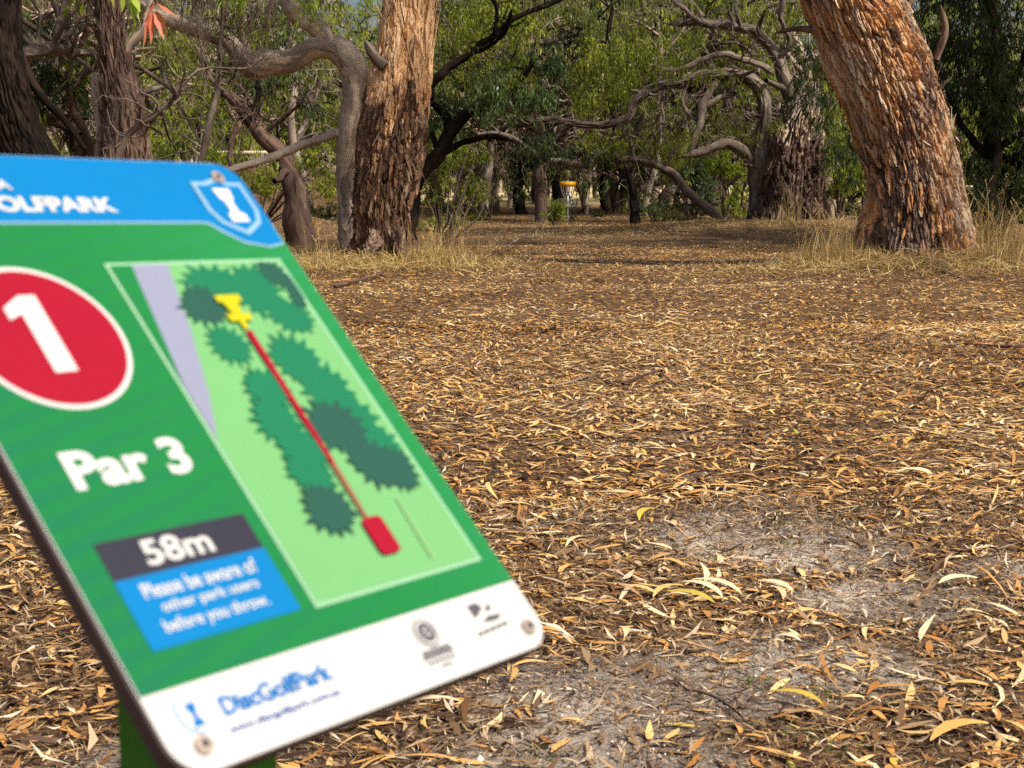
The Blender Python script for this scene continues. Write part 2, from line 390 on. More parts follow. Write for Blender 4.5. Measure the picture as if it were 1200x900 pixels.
# ------------------------------------------------------------------ ground
def bare(x, y):
    """1 where the sandy soil is bare of leaves"""
    b = 0 * x
    for cx_, cy_, sx, sy, a in ((1.02, 5.35, .40, .50, .95), (1.15, 4.55, .30, .25, .95), (.35, 3.7, .45, .36, .62), (.15, 3.25, .45, .28, .55), (.75, 4.1, .35, .25, .5), (-.62, 3.75, .25, .5, .35), (-.75, 3.3, .3, .3, .4), (1.75, 4.9, .35, .3, .5)):
        b = np.maximum(b, a * np.exp(-(((x - cx_) / sx)**2 + ((y - cy_) / sy)**2)))
    return np.clip(b * 1.25 + .45 * fbm(x * 1.7, y * 1.7, 3, 40) * (np.asarray(y) < 9), 0, 1)
def axis(lo, hi, k, n):
    u = np.linspace(math.asinh(lo / k), math.asinh(hi / k), n); return np.sinh(u) * k
gx = axis(-260, 260, 3, 420); gy = 4 + axis(-60, 420, 4, 560)
X_, Y_ = np.meshgrid(gx, gy)
Z_ = g(X_, Y_)
mb = MB(); idx = np.arange(X_.size).reshape(X_.shape)
mb.add(np.stack([X_, Y_, Z_], -1), np.stack([idx[:-1, :-1], idx[:-1, 1:], idx[1:, 1:], idx[1:, :-1]], -1), np.stack([X_, Y_, Z_], -1), bare(X_, Y_).ravel())
m, t = newmat('leaf_strewn_soil'); a = attr(t, 'tc').outputs['Vector']; br = attr(t, 'rnd').outputs['Fac']
n1 = noise(t, mapping(t, a, (1, .8, 1)), 28, 6, .7, .6); n2 = noise(t, a, 1.1, 5, .6); n3 = noise(t, a, 90, 4, .7)
lit = ramp(t, n1, [(.30, (.025, .016, .011)), (.47, (.07, .043, .026)), (.58, (.20, .12, .058)), (.68, (.44, .29, .14))])
soil = ramp(t, n3, [(.3, (.075, .058, .048)), (.5, (.19, .15, .12)), (.68, (.46, .40, .34))])
soil2 = mixc(t, ramp(t, n2, [(.46, (0, 0, 0)), (.64, (1, 1, 1))]), soil, (.56, .49, .41))
bf = ramp(t, math_(t, 'ADD', br, math_(t, 'MULTIPLY', math_(t, 'SUBTRACT', n1, .5), .9)), [(.22, (0, 0, 0)), (.5, (1, 1, 1))])
c1 = mixc(t, bf, lit, soil2)
sx = t.nodes.new('ShaderNodeSeparateXYZ'); t.links.new(a, sx.inputs[0])
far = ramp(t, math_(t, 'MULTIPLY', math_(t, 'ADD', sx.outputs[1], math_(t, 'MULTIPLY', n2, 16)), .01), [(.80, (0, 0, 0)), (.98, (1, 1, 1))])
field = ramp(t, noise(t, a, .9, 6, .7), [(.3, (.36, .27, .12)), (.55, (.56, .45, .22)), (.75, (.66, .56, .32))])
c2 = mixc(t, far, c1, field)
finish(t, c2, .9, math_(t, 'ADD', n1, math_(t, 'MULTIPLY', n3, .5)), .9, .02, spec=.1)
M['ground'] = m
tag(mb.build('ground', m), kind='structure')

rng = np.random.default_rng(11)
def scatter(n, y0, y1, marg=1.3):
    """points over the ground wedge in view, denser where the camera looks"""
    y = np.sqrt(rng.uniform(y0**2, y1**2, n)); x = rng.uniform(-1, 1, n) * (.343 * y * marg + 1.5); return x, y
def groundleaves(mb, x, y, L, W, rv, tilt=.085, lift=.009, curl=.11, st=4, mat=0):
    n = len(x); yaw = rng.uniform(0, 2 * math.pi, n)
    D = np.stack([np.cos(yaw), np.sin(yaw), rng.normal(0, tilt, n)], 1); D /= np.linalg.norm(D, axis=1)[:, None]
    S = np.stack([-np.sin(yaw), np.cos(yaw), rng.normal(0, tilt * 1.3, n)], 1); S /= np.linalg.norm(S, axis=1)[:, None]
    U = np.cross(D, S); z = g(x, y) + rng.uniform(0, 1, n)**1.5 * lift + .002 + np.abs(D[:, 2]) * L * .5
    c = np.stack([x, y, z], 1)
    s = np.linspace(-.5, .5, st); wd = {3: [.12, 1, .08], 4: [.10, .85, 1.0, .05], 5: [.08, .7, 1, .75, .04]}[st]
    sick = rng.normal(0, .09, n) * L; cu = rng.normal(0, curl, n) * L * .6
    rows = []
    for k in range(st):
        q = 4 * s[k]**2
        p = c + D * (L * s[k])[:, None] + S * (sick * q)[:, None] + U * (cu * (1 - q) - cu * .3)[:, None]
        fold = U * (W * wd[k] * .12)[:, None]
        rows += [p + S * (W * wd[k] * .5)[:, None] + fold, p - S * (W * wd[k] * .5)[:, None] + fold]
    V = np.stack(rows, 1); i = np.arange(n)[:, None] * (2 * st)
    q = np.concatenate([i + [2 * k, 2 * k + 1, 2 * k + 3, 2 * k + 2] for k in range(st - 1)], 0)
    mb.add(V, q, None, np.repeat(rv, 2 * st), mat)
mb = MB()
for n, y0, y1, st, Ls in ((20500, 2.0, 6.5, 5, 1.05), (66000, 6.0, 14, 4, 1.15), (115000, 13, 31, 3, 1.25), (48000, 30, 58, 3, 1.6)):
    x, y = scatter(n, y0, y1); b = bare(x, y)
    dens = .72 + .9 * fbm(x * .9, y * .9, 3, 60)
    keep = (rng.uniform(size=n) > b * 1.35) & (rng.uniform(size=n) < dens + .2 + (y > 6) * .25); x = x[keep]; y = y[keep]; n = len(x)
    kind = rng.uniform(size=n)
    L = rng.lognormal(math.log(.076), .38, n).clip(.03, .17) * Ls; W = L * rng.uniform(.12, .30, n)
    W = np.minimum(np.where(kind < .25, W * .3, W), .021 * (1 if y0 < 12 else 1.4)); L = np.where((kind > .05) & (kind < .10), L * 2.2, L)
    rv = np.clip(np.where(rng.uniform(size=n) < .42, rng.normal(.18, .10, n), rng.normal(.58, .16, n)) + .4 * fbm(x * .5, y * .5, 2, 77), 0, .90)
    rv = np.where(kind > .988, rng.uniform(.93, 1, n), rv)
    groundleaves(mb, x, y, L, W, rv, st=st)
tag(mb.build('leaf_litter', M['litter']), 'tan and orange fallen gum leaves covering the clearing floor', 'leaf litter', kind='stuff')
mb = MB()
for n, y0, y1 in ((110000, 2.0, 6), (130000, 5.5, 13)):
    x, y = scatter(n, y0, y1)
    L = rng.lognormal(math.log(.028), .5, n).clip(.008, .12)
    groundleaves(mb, x, y, L, np.maximum(.0018, L * rng.uniform(.05, .22, n)), rng.uniform(0, .95, n), .3, .012, .1, 3)
x, y = scatter(100000, 2.4, 7.5); k = rng.uniform(size=len(x)) < bare(x, y)**1.5 + .04; x, y = x[k], y[k]; n = len(x)
L = rng.lognormal(math.log(.006), .5, n).clip(.003, .022)
groundleaves(mb, x, y, L, L * rng.uniform(.6, 1, n), rng.choice([.1, .3, .5, .97], n), .4, .006, .6, 3)
tag(mb.build('leaf_debris', M['debris']), 'fine broken leaf scraps and stalks between the fallen leaves', 'leaf debris', kind='stuff')

# dry grass -------------------------------------------------------
def grassblades(mb, x, y, H, rng, lean=.35, wd=.004, rv=None, K=5, mat=0):
    n = len(x); z = g(x, y) - .01; yaw = rng.uniform(0, 2 * math.pi, n)
    h = np.stack([np.cos(yaw), np.sin(yaw), 0 * yaw], 1); ln = rng.uniform(.1, 1, n) * lean * 2
    sd_ = np.stack([-np.sin(yaw + .8), np.cos(yaw + .8), 0 * yaw], 1)
    b = np.stack([x, y, z], 1); rows = []
    for k in range(K):
        s = k / (K - 1); up = H * s * np.maximum(.15, 1 - .45 * ln * s * s); o = H * ln * s**2
        p = b + h * o[:, None] + np.array([0, 0, 1.]) * up[:, None]
        ww = (wd * (1 - .85 * s)) if np.isscalar(wd) else wd[:, None] * (1 - .85 * s)
        rows += [p + sd_ * ww, p - sd_ * ww]
    V = np.stack(rows, 1); i = np.arange(n)[:, None] * 2 * K
    q = np.concatenate([i + [2 * k, 2 * k + 1, 2 * k + 3, 2 * k + 2] for k in range(K - 1)], 0)
    rv = rng.uniform(0, .9, n) if rv is None else rv
    mb.add(V, q, None, np.repeat(rv, 2 * K), mat)
mb = MB(); rng = np.random.default_rng(3)
def blob(n, cx_, cy_, sx_, sy_): return cx_ + rng.normal(size=n) * sx_, cy_ + rng.normal(size=n) * sy_
for n, cx_, cy_, sx_, sy_, h0, h1, ln in (
        (2400, -2.0, 22.4, .95, .45, .04, .16, 1.2), (1800, -3.4, 22.3, 1.1, .8, .05, .2, 1.1), (1300, -1.0, 22.6, .4, .35, .08, .34, .8), (1500, -3.2, 26, 1.4, 1.4, .08, .3, .6),
        (5500, 6.4, 20.7, 1.3, .45, .03, .11, 1.3), (700, 4.6, 21.6, .35, .35, .12, .42, .7), (1900, 8.3, 21.6, .7, .8, .1, .4, .9),
        (1200, 7.0, 36, 3.2, 1.0, .05, .2, 1.0), (700, 9.0, 23, .9, .6, .3, .8, .6), (1500, -5.5, 45, 2.5, 4, .1, .3, .7), (1100, 2, 47, 4, 4, .05, .2, .7)):
    x, y = blob(n, cx_, cy_, sx_, sy_); grassblades(mb, x, y, rng.uniform(h0, h1, n), rng, ln, rng.uniform(.0035, .007, n))
x, y = scatter(5000, 2.6, 9); k = fbm(x * 1.3, y * 1.3, 2, 90) > .12; x = x[k]; y = y[k]
grassblades(mb, x, y, rng.uniform(.015, .06, len(x)), rng, .9, .0014, rng.uniform(.1, 1, len(x)))
for n, cx_, cy_, sx_, sy_ in ((2600, -2.0, 22.1, 1.1, .5), (3000, 6.4, 20.5, 1.7, .55), (900, 4.6, 21.3, .5, .4), (1300, 8.6, 20.9, .8, .6), (1200, -3.4, 22.5, 1.2, .8), (1800, 7, 35.5, 3.2, 1.2)):
    x, y = blob(n, cx_, cy_, sx_, sy_); L = rng.uniform(.10, .42, n)
    groundleaves(mb, x, y, L, rng.uniform(.005, .012, n), rng.uniform(.2, .95, n), .32, .05, .25, 4)
tag(mb.build('dry_grass', M['grass_dry']), 'matted straw coloured grass round the tree feet', 'dry grass', kind='stuff')
mb = MB()
for px, py, n, r in ((860, 437, 60, .1), (1160, 381, 90, .15), (800, 399, 40, .1), (590, 548, 50, .07), (1010, 436, 60, .1), (640, 890, 30, .03), (880, 800, 24, .03), (960, 815, 30, .03), (895, 855, 24, .03), (975, 872, 40, .05), (930, 640, 30, .04), (1140, 245, 60, .3), (915, 620, 20, .03), (600, 415, 40, .1)):
    dz = -math.sin(TH) - (py - 450) / F * math.cos(TH); Yg = -CAMH / dz * (math.cos(TH) - (py - 450) / F * math.sin(TH)); p = pt(px, py, Yg)
    grassblades(mb, *blob(n, p[0], p[1], r, r), rng.uniform(.02, .06, n), rng, .5, .0022)
tag(mb.build('green_weeds', M['grass_green']), 'small green weeds sprouting through the leaf litter', 'weeds', kind='stuff')

# ------------------------------------------------------------------ trees
def traced(mb, pts, nseg=16, disp=None, mat=0, seed=0, flare=0, tip=False, blend=None, nring=None, wob=0.0):
    """limb through (px, py, radius px, Y) points of the photograph, base first"""
    P = [pt(a[0], a[1], a[3]) for a in pts]; R = [a[2] * a[3] / F for a in pts]
    return tube(mb, P, R, nseg, nring, disp, mat, seed, flare, .22, tip, blend, wob)
def yy(pts, Y, dy=0):
    n = len(pts); return [(a, b, c, Y + dy * k / max(1, n - 1)) for k, (a, b, c) in enumerate(pts)]
def base_of(px, Y):
    p = pt(px, 214, Y); return np.array([p[0], Y, float(g(p[0], Y))])
def overhead(mbt, mbc, start, rng, n=5, reach=4.5, rise=3.0, leaves=3500, L=.24, W=.06, r0=.16, clump=1.3):
    """limbs and leaf clumps above the picture"""
    cl = []
    for k in range(n):
        a = 2 * math.pi * (k + rng.uniform(-.3, .3)) / n
        P, d = walk(rng, start, [math.cos(a) * 1.0, math.sin(a) * 1.0, .8], reach * rng.uniform(.7, 1.15), 7, .22, .05)
        tube(mbt, P, np.linspace(r0, r0 * .25, 7), 8, 22, None, 0, k + 3)
        for j in (3, 4, 5, 6):
            cl.append((P[j] + rng.normal(size=3) * .7 + [0, 0, rise * rng.uniform(0, .4)], clump * rng.uniform(.7, 1.2) * np.array([1, 1, .65]), 1))
    foliage(mbc, cl, leaves, L, W, rng, twig=.6, spray=12, tr=.008)
def flakes(mb, C, r, T, N, B, n, rng, L=(.08, .32), W=(.025, .09), lift=(.01, .07), off=.0, smin=0, smax=1, mat=0, frs=.2):
    """loose bark strips, each held at one end"""
    k = rng.integers(int(smin * (len(C) - 3)), int(smax * (len(C) - 3)), n); th = rng.uniform(0, 2 * math.pi, n)
    nrm = np.cos(th)[:, None] * N[k] + np.sin(th)[:, None] * B[k]; tan = np.cross(T[k], nrm)
    ax = T[k] + tan * rng.normal(0, .28, n)[:, None]; ax /= np.linalg.norm(ax, axis=1)[:, None]
    Lr = rng.uniform(*L, n) ; Wr = rng.uniform(*W, n); lf = rng.uniform(*lift, n) * np.where(rng.uniform(size=n) < .2, 1.6, .8)
    flip = np.where(rng.uniform(size=n) < .65, 1, -1)[:, None]
    b = C[k] + nrm * (r[k] + off)[:, None]; rows = []
    for j, s in enumerate((0, .35, .7, 1)):
        p = b + ax * flip * (Lr * s)[:, None] + nrm * (lf * s**1.6)[:, None]
        ww = (Wr * (.7, 1, .8, .25)[j] * .5)[:, None]; tw = nrm * (rng.normal(0, .006, n))[:, None]
        rows += [p + tan * ww + tw, p - tan * ww - tw]
    V = np.stack(rows, 1); i = np.arange(n)[:, None] * 8
    q = np.concatenate([i + [2 * j, 2 * j + 1, 2 * j + 3, 2 * j + 2] for j in range(3)], 0)
    u0 = rng.uniform(0, 40, (n, 1)); v0 = rng.uniform(0, 40, (n, 1))
    fr_ = rng.uniform(0, 1, n)
    tc = np.stack([np.broadcast_to(u0 + .02 * np.arange(8) % 2, (n, 8)), v0 + np.repeat(np.arange(4), 2)[None] * .08, np.zeros((n, 8))], -1)
    mb.add(V, q, tc, np.repeat(fr_ * frs, 8), mat)

# --- the big leaning tree on the right
rng = np.random.default_rng(21)
b0 = base_of(1075, 22)
root = thing('gum_tree', b0, 'massive leaning gum tree with shaggy orange-brown plated bark beside the clearing', 'tree')
mb = MB()
pr = yy([(1075, 335, 70), (1074, 292, 64), (1075, 250, 61), (1070, 200, 57), (1057, 150, 58), (1039, 100, 59), (1018, 50, 57), (996, 0, 54), (972, -60, 51), (945, -130, 47), (915, -210, 42), (890, -300, 36)], 22)
pr = [(a, b, c * .92, d) for a, b, c, d in pr]
RmR = float(np.mean([a[2] * a[3] / F for a in pr]))
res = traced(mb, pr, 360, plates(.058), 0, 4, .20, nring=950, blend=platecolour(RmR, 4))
C, r, T, N, B = res
flakes(mb, C, r, T, N, B, 620, rng, (.10, .40), (.02, .08), (.02, .09), frs=1)
flakes(mb, C, r, T, N, B, 160, rng, (.12, .5), (.02, .06), (.05, .16), frs=1)
mb.build('trunk', M['bark_orange'], root, b0, smooth=False)
mbt, mbc = MB(), MB()
for pts in ([(985, 62, 7), (960, 38, 5), (930, 34, 3), (905, 40, 1.5)], [(1096, 70, 5), (1108, 35, 4), (1102, 5, 2)], [(1060, 12, 6), (1071, -8, 4), (1078, -30, 3)]):
    mbd = MB(); traced(mbd, yy(pts, 22), 8, tip=True); mbd.build('dead_branch', M['bark_brown'], root, b0)
overhead(mbt, mbc, C[-8], rng, 8, 5.5, 2, 10000, r0=.3)
mbt.build('limbs', M['bark_brown'], root, b0)
mbc.build('crown', [M['leaf_olive'], M['twig']], root, b0)

# --- the big upright tree on the left
b0 = base_of(452, 23)
root = thing('gum_tree', b0, 'thick upright gum trunk, dark rough foot and peeling cream top, beside the bent limb', 'tree')
mb = MB()
pl = yy([(450, 345, 44), (450, 310, 37), (449, 285, 33), (447, 250, 33), (452, 210, 38), (458, 175, 40), (464, 130, 38), (468, 100, 37), (475, 50, 34), (481, 0, 32), (487, -60, 30), (490, -130, 27), (500, -220, 24), (500, -330, 20)], 23)
pl = [(a, b, c * .91, d) for a, b, c, d in pl]
def blendL(sg, tg):
    return np.clip((sg - 1.9) / 2.0, 0, 1) * .95 + .10 + .60 * perlin(tg * 6, sg * .6, 8, 6)
def dispL(tg, sg, Rm, seed):
    k = 1 - .72 * sm((sg - 2.3) / 1.5)
    return plates(.055, .06, .34)(tg, sg, Rm, seed) * k + .012 * np.abs(perlin(tg * 34, sg * 1.1, 3, 34)) + .01 * perlin(tg * 14, sg * .9, 5, 14)
C, r, T, N, B = traced(mb, pl, 240, dispL, 0, 9, .20, nring=700, blend=blendL)
flakes(mb, C, r, T, N, B, 500, rng, (.12, .55), (.015, .06), (.01, .06), 0, .03, .33)
flakes(mb, C, r, T, N, B, 260, rng, (.12, .4), (.03, .09), (.04, .12), -.02, .05, .28)
flakes(mb, C, r, T, N, B, 420, rng, (.2, .9), (.012, .05), (.008, .05), 0, .33, 1, frs=2.2)
for a, dist in ((-.4, .9), (.5, .8), (-1.3, 1.0), (2.4, .8)):
    e = b0 + [math.sin(a) * dist, -math.cos(a) * dist, -.05]
    e[2] = float(g(e[0], e[1])) - .04
    mr = MB(); tube(mr, [b0 + [math.sin(a) * .3, -math.cos(a) * .3, .40], b0 + [math.sin(a) * .52, -math.cos(a) * .52, .13], b0 * .3 + e * .7 + [0, 0, .03], e], [.12, .085, .06, .02], 28, 60, plates(.03, .03, .12), 0, int(a * 10) + 40, wob=.3); mr.build('root', M['bark_brown'], root, b0, False)
mb.build('trunk', M['bark_left'], root, b0, smooth=False)
mbt, mbc = MB(), MB()
mbd = MB(); traced(mbd, yy([(450, 78, 8), (440, 66, 6), (434, 56, 5), (428, 46, 2)], 22.55), 10, furrow(.02, 14, .2), tip=True, wob=.3); mbd.build('dead_branch', M['bark_grey'], root, b0)
overhead(mbt, mbc, C[-6] + np.array([0, 0, .5]), rng, 5, 4.5, 2, 5000, r0=.22)
mbt.build('limbs', M['bark_grey'], root, b0)
mbc.build('crown', [M['leaf_olive'], M['twig']], root, b0)

# --- grey bent tree behind it
b0 = base_of(412, 25)
root = thing('bent_gum_tree', b0, 'smooth grey gum stem rising beside the thick trunk and bending over sharply to the left', 'tree')
mb = MB(); br_ = smoothbark(.022)
Yb = 24.6
traced(mb, yy([(414, 320, 20), (411, 285, 15), (409, 250, 12), (406, 200, 12), (408, 150, 13), (413, 105, 14), (413, 76, 16), (398, 59, 15), (374, 57, 14), (345, 71, 13), (315, 77, 14), (295, 79, 16), (282, 68, 13), (268, 50, 11), (243, 39, 10), (215, 28, 9), (188, 18, 8), (160, -2, 7), (120, -40, 6)], Yb), 40, br_, 0, 2, .05, nring=420, blend=lambda sg, tg: .42 + 0 * sg, wob=.22)
traced(mb, yy([(388, 60, 12), (378, 42, 11), (362, 24, 12), (345, 14, 11), (336, -6, 9), (350, -50, 7), (380, -110, 5)], Yb, .3), 28, smoothbark(.04), 0, 5, nring=140, blend=lambda sg, tg: .42 + 0 * sg, wob=.3)
traced(mb, yy([(396, 156, 6), (378, 162, 5), (350, 171, 5), (325, 182, 5), (300, 190, 4.5), (268, 200, 4), (235, 215, 3)], Yb, -1), 14, br_, 0, 6)
traced(mb, yy([(290, 62, 5), (281, 30, 4), (286, 0, 4), (280, -40, 3)], Yb, -.4), 10, br_, 0, 7)
mb.build('trunk', M['bark_bent'], root, b0)
mbc = MB(); mbt = MB()
ptw = []
for k in range(75):
    a = rng.uniform(0, 1); px = 215 + 105 * a + rng.normal(0, 8); py = -12 + rng.uniform(0, 40) * a; h = rng.uniform(30, 95)
    p = [pt(px, py, Yb - .5), pt(px + rng.normal(0, 6), py + h * .35, Yb - .6), pt(px + rng.normal(0, 9), py + h * .7, Yb - .6), pt(px + rng.normal(0, 14), py + h, Yb - .6)]
    ptw.append(p)
btubes(mbt, ptw, np.broadcast_to([.011, .008, .006, .004], (len(ptw), 4)), 4)
mbt.build('hanging_twigs', M['twig'], root, b0)
foliage(mbc, [(pt(335, 12, Yb - .6), (.55, .4, .35), 1), (pt(270, 5, Yb - .6), (.6, .4, .3), 1)], 500, .13, .025, rng, lmat=0)
foliage(mbc, [(pt(80, -150, 25.5), (2.2, 1.5, 1.0), 1), (pt(390, -220, 26), (1.0, 1, .8), 1)], 1200, .2, .05, rng, lmat=2)
mbc.build('crown', [M['leaf_lime'], M['twig'], M['leaf_olive']], root, b0)

# --- dark trunk at the left edge, its bough reaches towards the camera
b0 = base_of(45, 14)
root = thing('gum_tree', b0, 'nearly black trunk cut by the left frame edge, red young leaves on its bough', 'tree')
mb = MB()
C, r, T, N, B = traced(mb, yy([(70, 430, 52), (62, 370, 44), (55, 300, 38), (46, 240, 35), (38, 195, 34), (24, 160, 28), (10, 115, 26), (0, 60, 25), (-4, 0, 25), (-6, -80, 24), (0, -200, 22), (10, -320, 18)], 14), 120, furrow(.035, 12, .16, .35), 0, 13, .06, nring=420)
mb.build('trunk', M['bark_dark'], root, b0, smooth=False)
mbt, mbc, mbr = MB(), MB(), MB()
overhead(mbt, mbc, C[-5], rng, 5, 4.2, 2, 3500, r0=.14)
bt = pt(-6, -200, 14)
bough = [bt, bt + [1.2, -3, .3], np.array([-2.1, 7.4, 3.15]), np.array([-1.45, 5.6, 2.75]), np.array([-1.1, 4.9, 2.5])]
tube(mbt, bough, [.09, .07, .035, .015, .008], 8, 50)
traced(mbt, yy([(45, 190, 14), (75, 215, 10), (110, 270, 7)], 14), 10)
traced(mbt, yy([(2, 20, 8), (22, 62, 6), (48, 112, 5), (75, 140, 4), (100, 175, 3)], 14.2), 8)
def spray_px(mbx, stem, leaves_, Yd, rng, wd=.024, r_=.003):
    btubes(mbt, [[pt(a, b_, Yd) for a, b_ in stem]], np.array([np.linspace(r_ * 1.6, r_, len(stem))]), 5)
    for (x0, y0, x1, y1, rv) in leaves_:
        p, q = pt(x0, y0, Yd), pt(x1, y1, Yd + rng.uniform(-.04, .04)); d = q - p
        leafquads(mbx, p[None], d[None], np.linalg.norm(d), wd * rng.uniform(.8, 1.2), rng, rv, 0, .08)
def tpx(p):
    q = np.asarray(p) - [0, 0, CAMH]; f_ = q[1] * math.cos(TH) - q[2] * math.sin(TH); u_ = q[1] * math.sin(TH) + q[2] * math.cos(TH)
    return 600 + F * q[0] / f_, 450 - F * u_ / f_
e0 = tpx(bough[-1])
spray_px(mbr, [e0, (178, -60), (180, -10), (182, 6)], [(182, 0, 160, 26, .4), (182, 2, 168, 28, .1), (184, 4, 206, 20, .2), (184, 2, 203, 16, .9), (176, 10, 165, 55, .3), (178, 14, 177, 52, .1), (180, 14, 190, 47, .5), (183, 12, 197, 42, .9), (180, 0, 172, 22, .2), (238, 36, 236, 57, 1.0)], 4.9, rng)
mg = MB()
spray_px(mg, [e0, (150, -60), (148, -12), (150, 0)], [(150, -5, 152, 26, .3), (146, -6, 142, 14, .8), (154, -4, 161, 24, .4), (156, -6, 164, 14, .7), (162, 30, 143, 57, .9), (130, -12, 132, 8, .8), (152, -3, 157, 31, .2)], 4.9, rng)
mbt.build('limbs', M['bark_dark'], root, b0); mbc.build('crown', [M['leaf_dark'], M['twig_dark']], root, b0)
tag(mbr.build('young_leaves', M['leaf_red'], root, b0), 'long red young leaves'); tag(mg.build('young_leaves', M['leaf_lime'], root, b0), 'yellow-green young leaves')

# --- fibrous brown trunk second from the left
b0 = base_of(148, 20)
root = thing('gum_tree', b0, 'stringy brown trunk with a loose pale strip of bark, right of the black trunk', 'tree')
mb = MB()
C, r, T, N, B = traced(mb, yy([(150, 370, 40), (150, 310, 34), (150, 240, 31), (148, 180, 27), (144, 130, 22), (138, 85, 18), (132, 45, 15), (127, 0, 15), (124, -60, 15), (110, -160, 13), (115, -260, 11)], 20), 130, furrow(.04, 10, .12, .3), 0, 17, .06, nring=420)
flakes(mb, C, r, T, N, B, 500, rng, (.2, .6), (.015, .05), (.01, .06), 0, .1, .75)
mb.build('trunk', M['bark_brown'], root, b0, smooth=False)
mbt, mbc = MB(), MB()
traced(mbt, yy([(118, 200, 8), (120, 150, 8), (114, 105, 7), (111, 85, 4)], 20.4), 14, smoothbark(.02))
traced(mbt, yy([(143, 65, 8), (155, 48, 7), (166, 38, 5), (175, 10, 4), (190, -40, 4)], 20), 12, smoothbark(.02))
traced(mbt, yy([(128, 15, 7), (105, -5, 5), (60, -30, 5)], 20), 10)
mbt.build('limbs', M['bark_pale'], root, b0)
mbt = MB(); overhead(mbt, mbc, C[-6], rng, 5, 4.5, 2, 3500, r0=.14)
mbt.build('boughs', M['bark_brown'], root, b0)
mbc.build('crown', [M['leaf_dark'], M['twig_dark']], root, b0)

def clumps_px(lst, dep=.8):
    """(px, py, rx, ry, Y) ellipses to leaf clumps"""
    return [(pt(a, b, Y), (rx * Y / F, dep * max(rx, ry) * Y / F, ry * Y / F), 1) for a, b, rx, ry, Y in lst]
def traced_tree(name, label, Y, px, limbs, bark, crowns, seed, disp=None, cat='tree', ns=18, flare=0, smooth=True, thin=1.0):
    """limbs: lists of (px,py,r); crowns: (clumps, leaves, L, W, leaf material)"""
    rg = np.random.default_rng(seed); b0 = base_of(px, Y); root = thing(name, b0, label, cat); mb = MB()
    for k, l in enumerate(limbs):
        dy = rg.uniform(-.8, .8) if k else 0
        L4 = [(a, b, c_ * thin, e) for a, b, c_, e in yy(l, Y, dy)]
        if k == 0:
            last = L4[0]; q = tpx(b0 - np.array([0, 0, .35])); L4 = [(last[0], q[1], last[2] * 1.15, Y)] + [a for a in L4 if a[1] < q[1] - 6]
        traced(mb, L4, ns if k == 0 else max(8, ns // 2), disp if k == 0 else furrow(.018, 9, .12, .4), 0, seed + k, flare if k == 0 else 0, tip=k > 0, wob=.45 if k else .3)
    for l in limbs:
        if len(l) > 3:
            for _k in range(int(1 + len(l) / 3)):
                j = rg.integers(2, len(l)); q0 = pt(l[j][0], l[j][1], Y); rr = l[j][2] * thin * Y / F
                W_, _ = walk(rg, q0, rnddir(rg, 1)[0] + [0, -.4, .2], rr * rg.uniform(2.5, 6), 4, .25)
                tube(mb, W_, rr * np.array([.62, .42, .36, .30]), 7, 10, furrow(.012, 12, .2), 0, int(rg.integers(99)), wob=.3)
        Q = np.array([pt(a, b, Y) for a, b, c_ in l]); tw = []; Lm = np.linalg.norm(np.diff(Q, axis=0), axis=1).sum()
        for _k in range(int(Lm * 7)):
            j = rg.integers(1 if l is not limbs[0] else 2, len(Q)) if len(Q) > 2 else 1; f_ = rg.uniform(); p0 = Q[j - 1] * (1 - f_) + Q[j] * f_
            tw.append(walk(rg, p0, rnddir(rg, 1)[0] + [0, 0, .1], rg.uniform(.25, 1.3), 7, .45)[0])
        if tw: btubes(mb, np.array(tw), np.array([.022, .017, .013, .010, .007, .005, .003]) * rg.uniform(.4, 1.2, (len(tw), 1)), 4, 0, .2)
    mb.build('trunk', M[bark], root, b0, smooth)
    mats = []; mc = MB()
    for cl, n, L, W, mt in crowns:
        mats.append(M[mt])
    for k, (cl, n, L, W, mt) in enumerate(crowns):
        foliage(mc, clumps_px(cl), n, L, W, rg, lmat=k, tmat=len(mats), twig=.5)
    if crowns: mc.build('crown', mats + [M['twig_dark']], root, b0)
    return root

# leaning twisted tree behind the bent stem
traced_tree('gum_tree', 'dark twisted tree leaning left under the arch of the bent grey limb', 31, 350,
    [[(352, 255, 15), (350, 240, 13), (338, 205, 11), (325, 180, 10), (308, 160, 9), (292, 138, 7), (275, 120, 6), (262, 108, 5)],
     [(318, 172, 5), (300, 150, 4), (296, 130, 3), (290, 112, 2.5), (275, 95, 2)], [(298, 145, 5), (300, 120, 4), (308, 95, 4), (305, 60, 3), (315, 20, 3), (320, -40, 3)],
     [(288, 135, 4), (272, 165, 3.5), (270, 190, 3), (280, 215, 2)], [(308, 158, 3), (330, 140, 2.5), (352, 118, 2), (350, 90, 1.5)], [(265, 110, 3), (250, 95, 2.5), (235, 60, 2)]],
    'bark_brown', [([(325, 92, 40, 30, 31), (300, 60, 45, 35, 32), (355, 130, 28, 22, 32), (345, 20, 50, 30, 32)], 2400, .14, .032, 'leaf_dark'),
                   ([(240, 100, 50, 40, 33), (215, 60, 40, 40, 33), (290, 170, 45, 25, 34)], 1900, .14, .03, 'leaf_olive')], 51, furrow(.03, 10, .15))
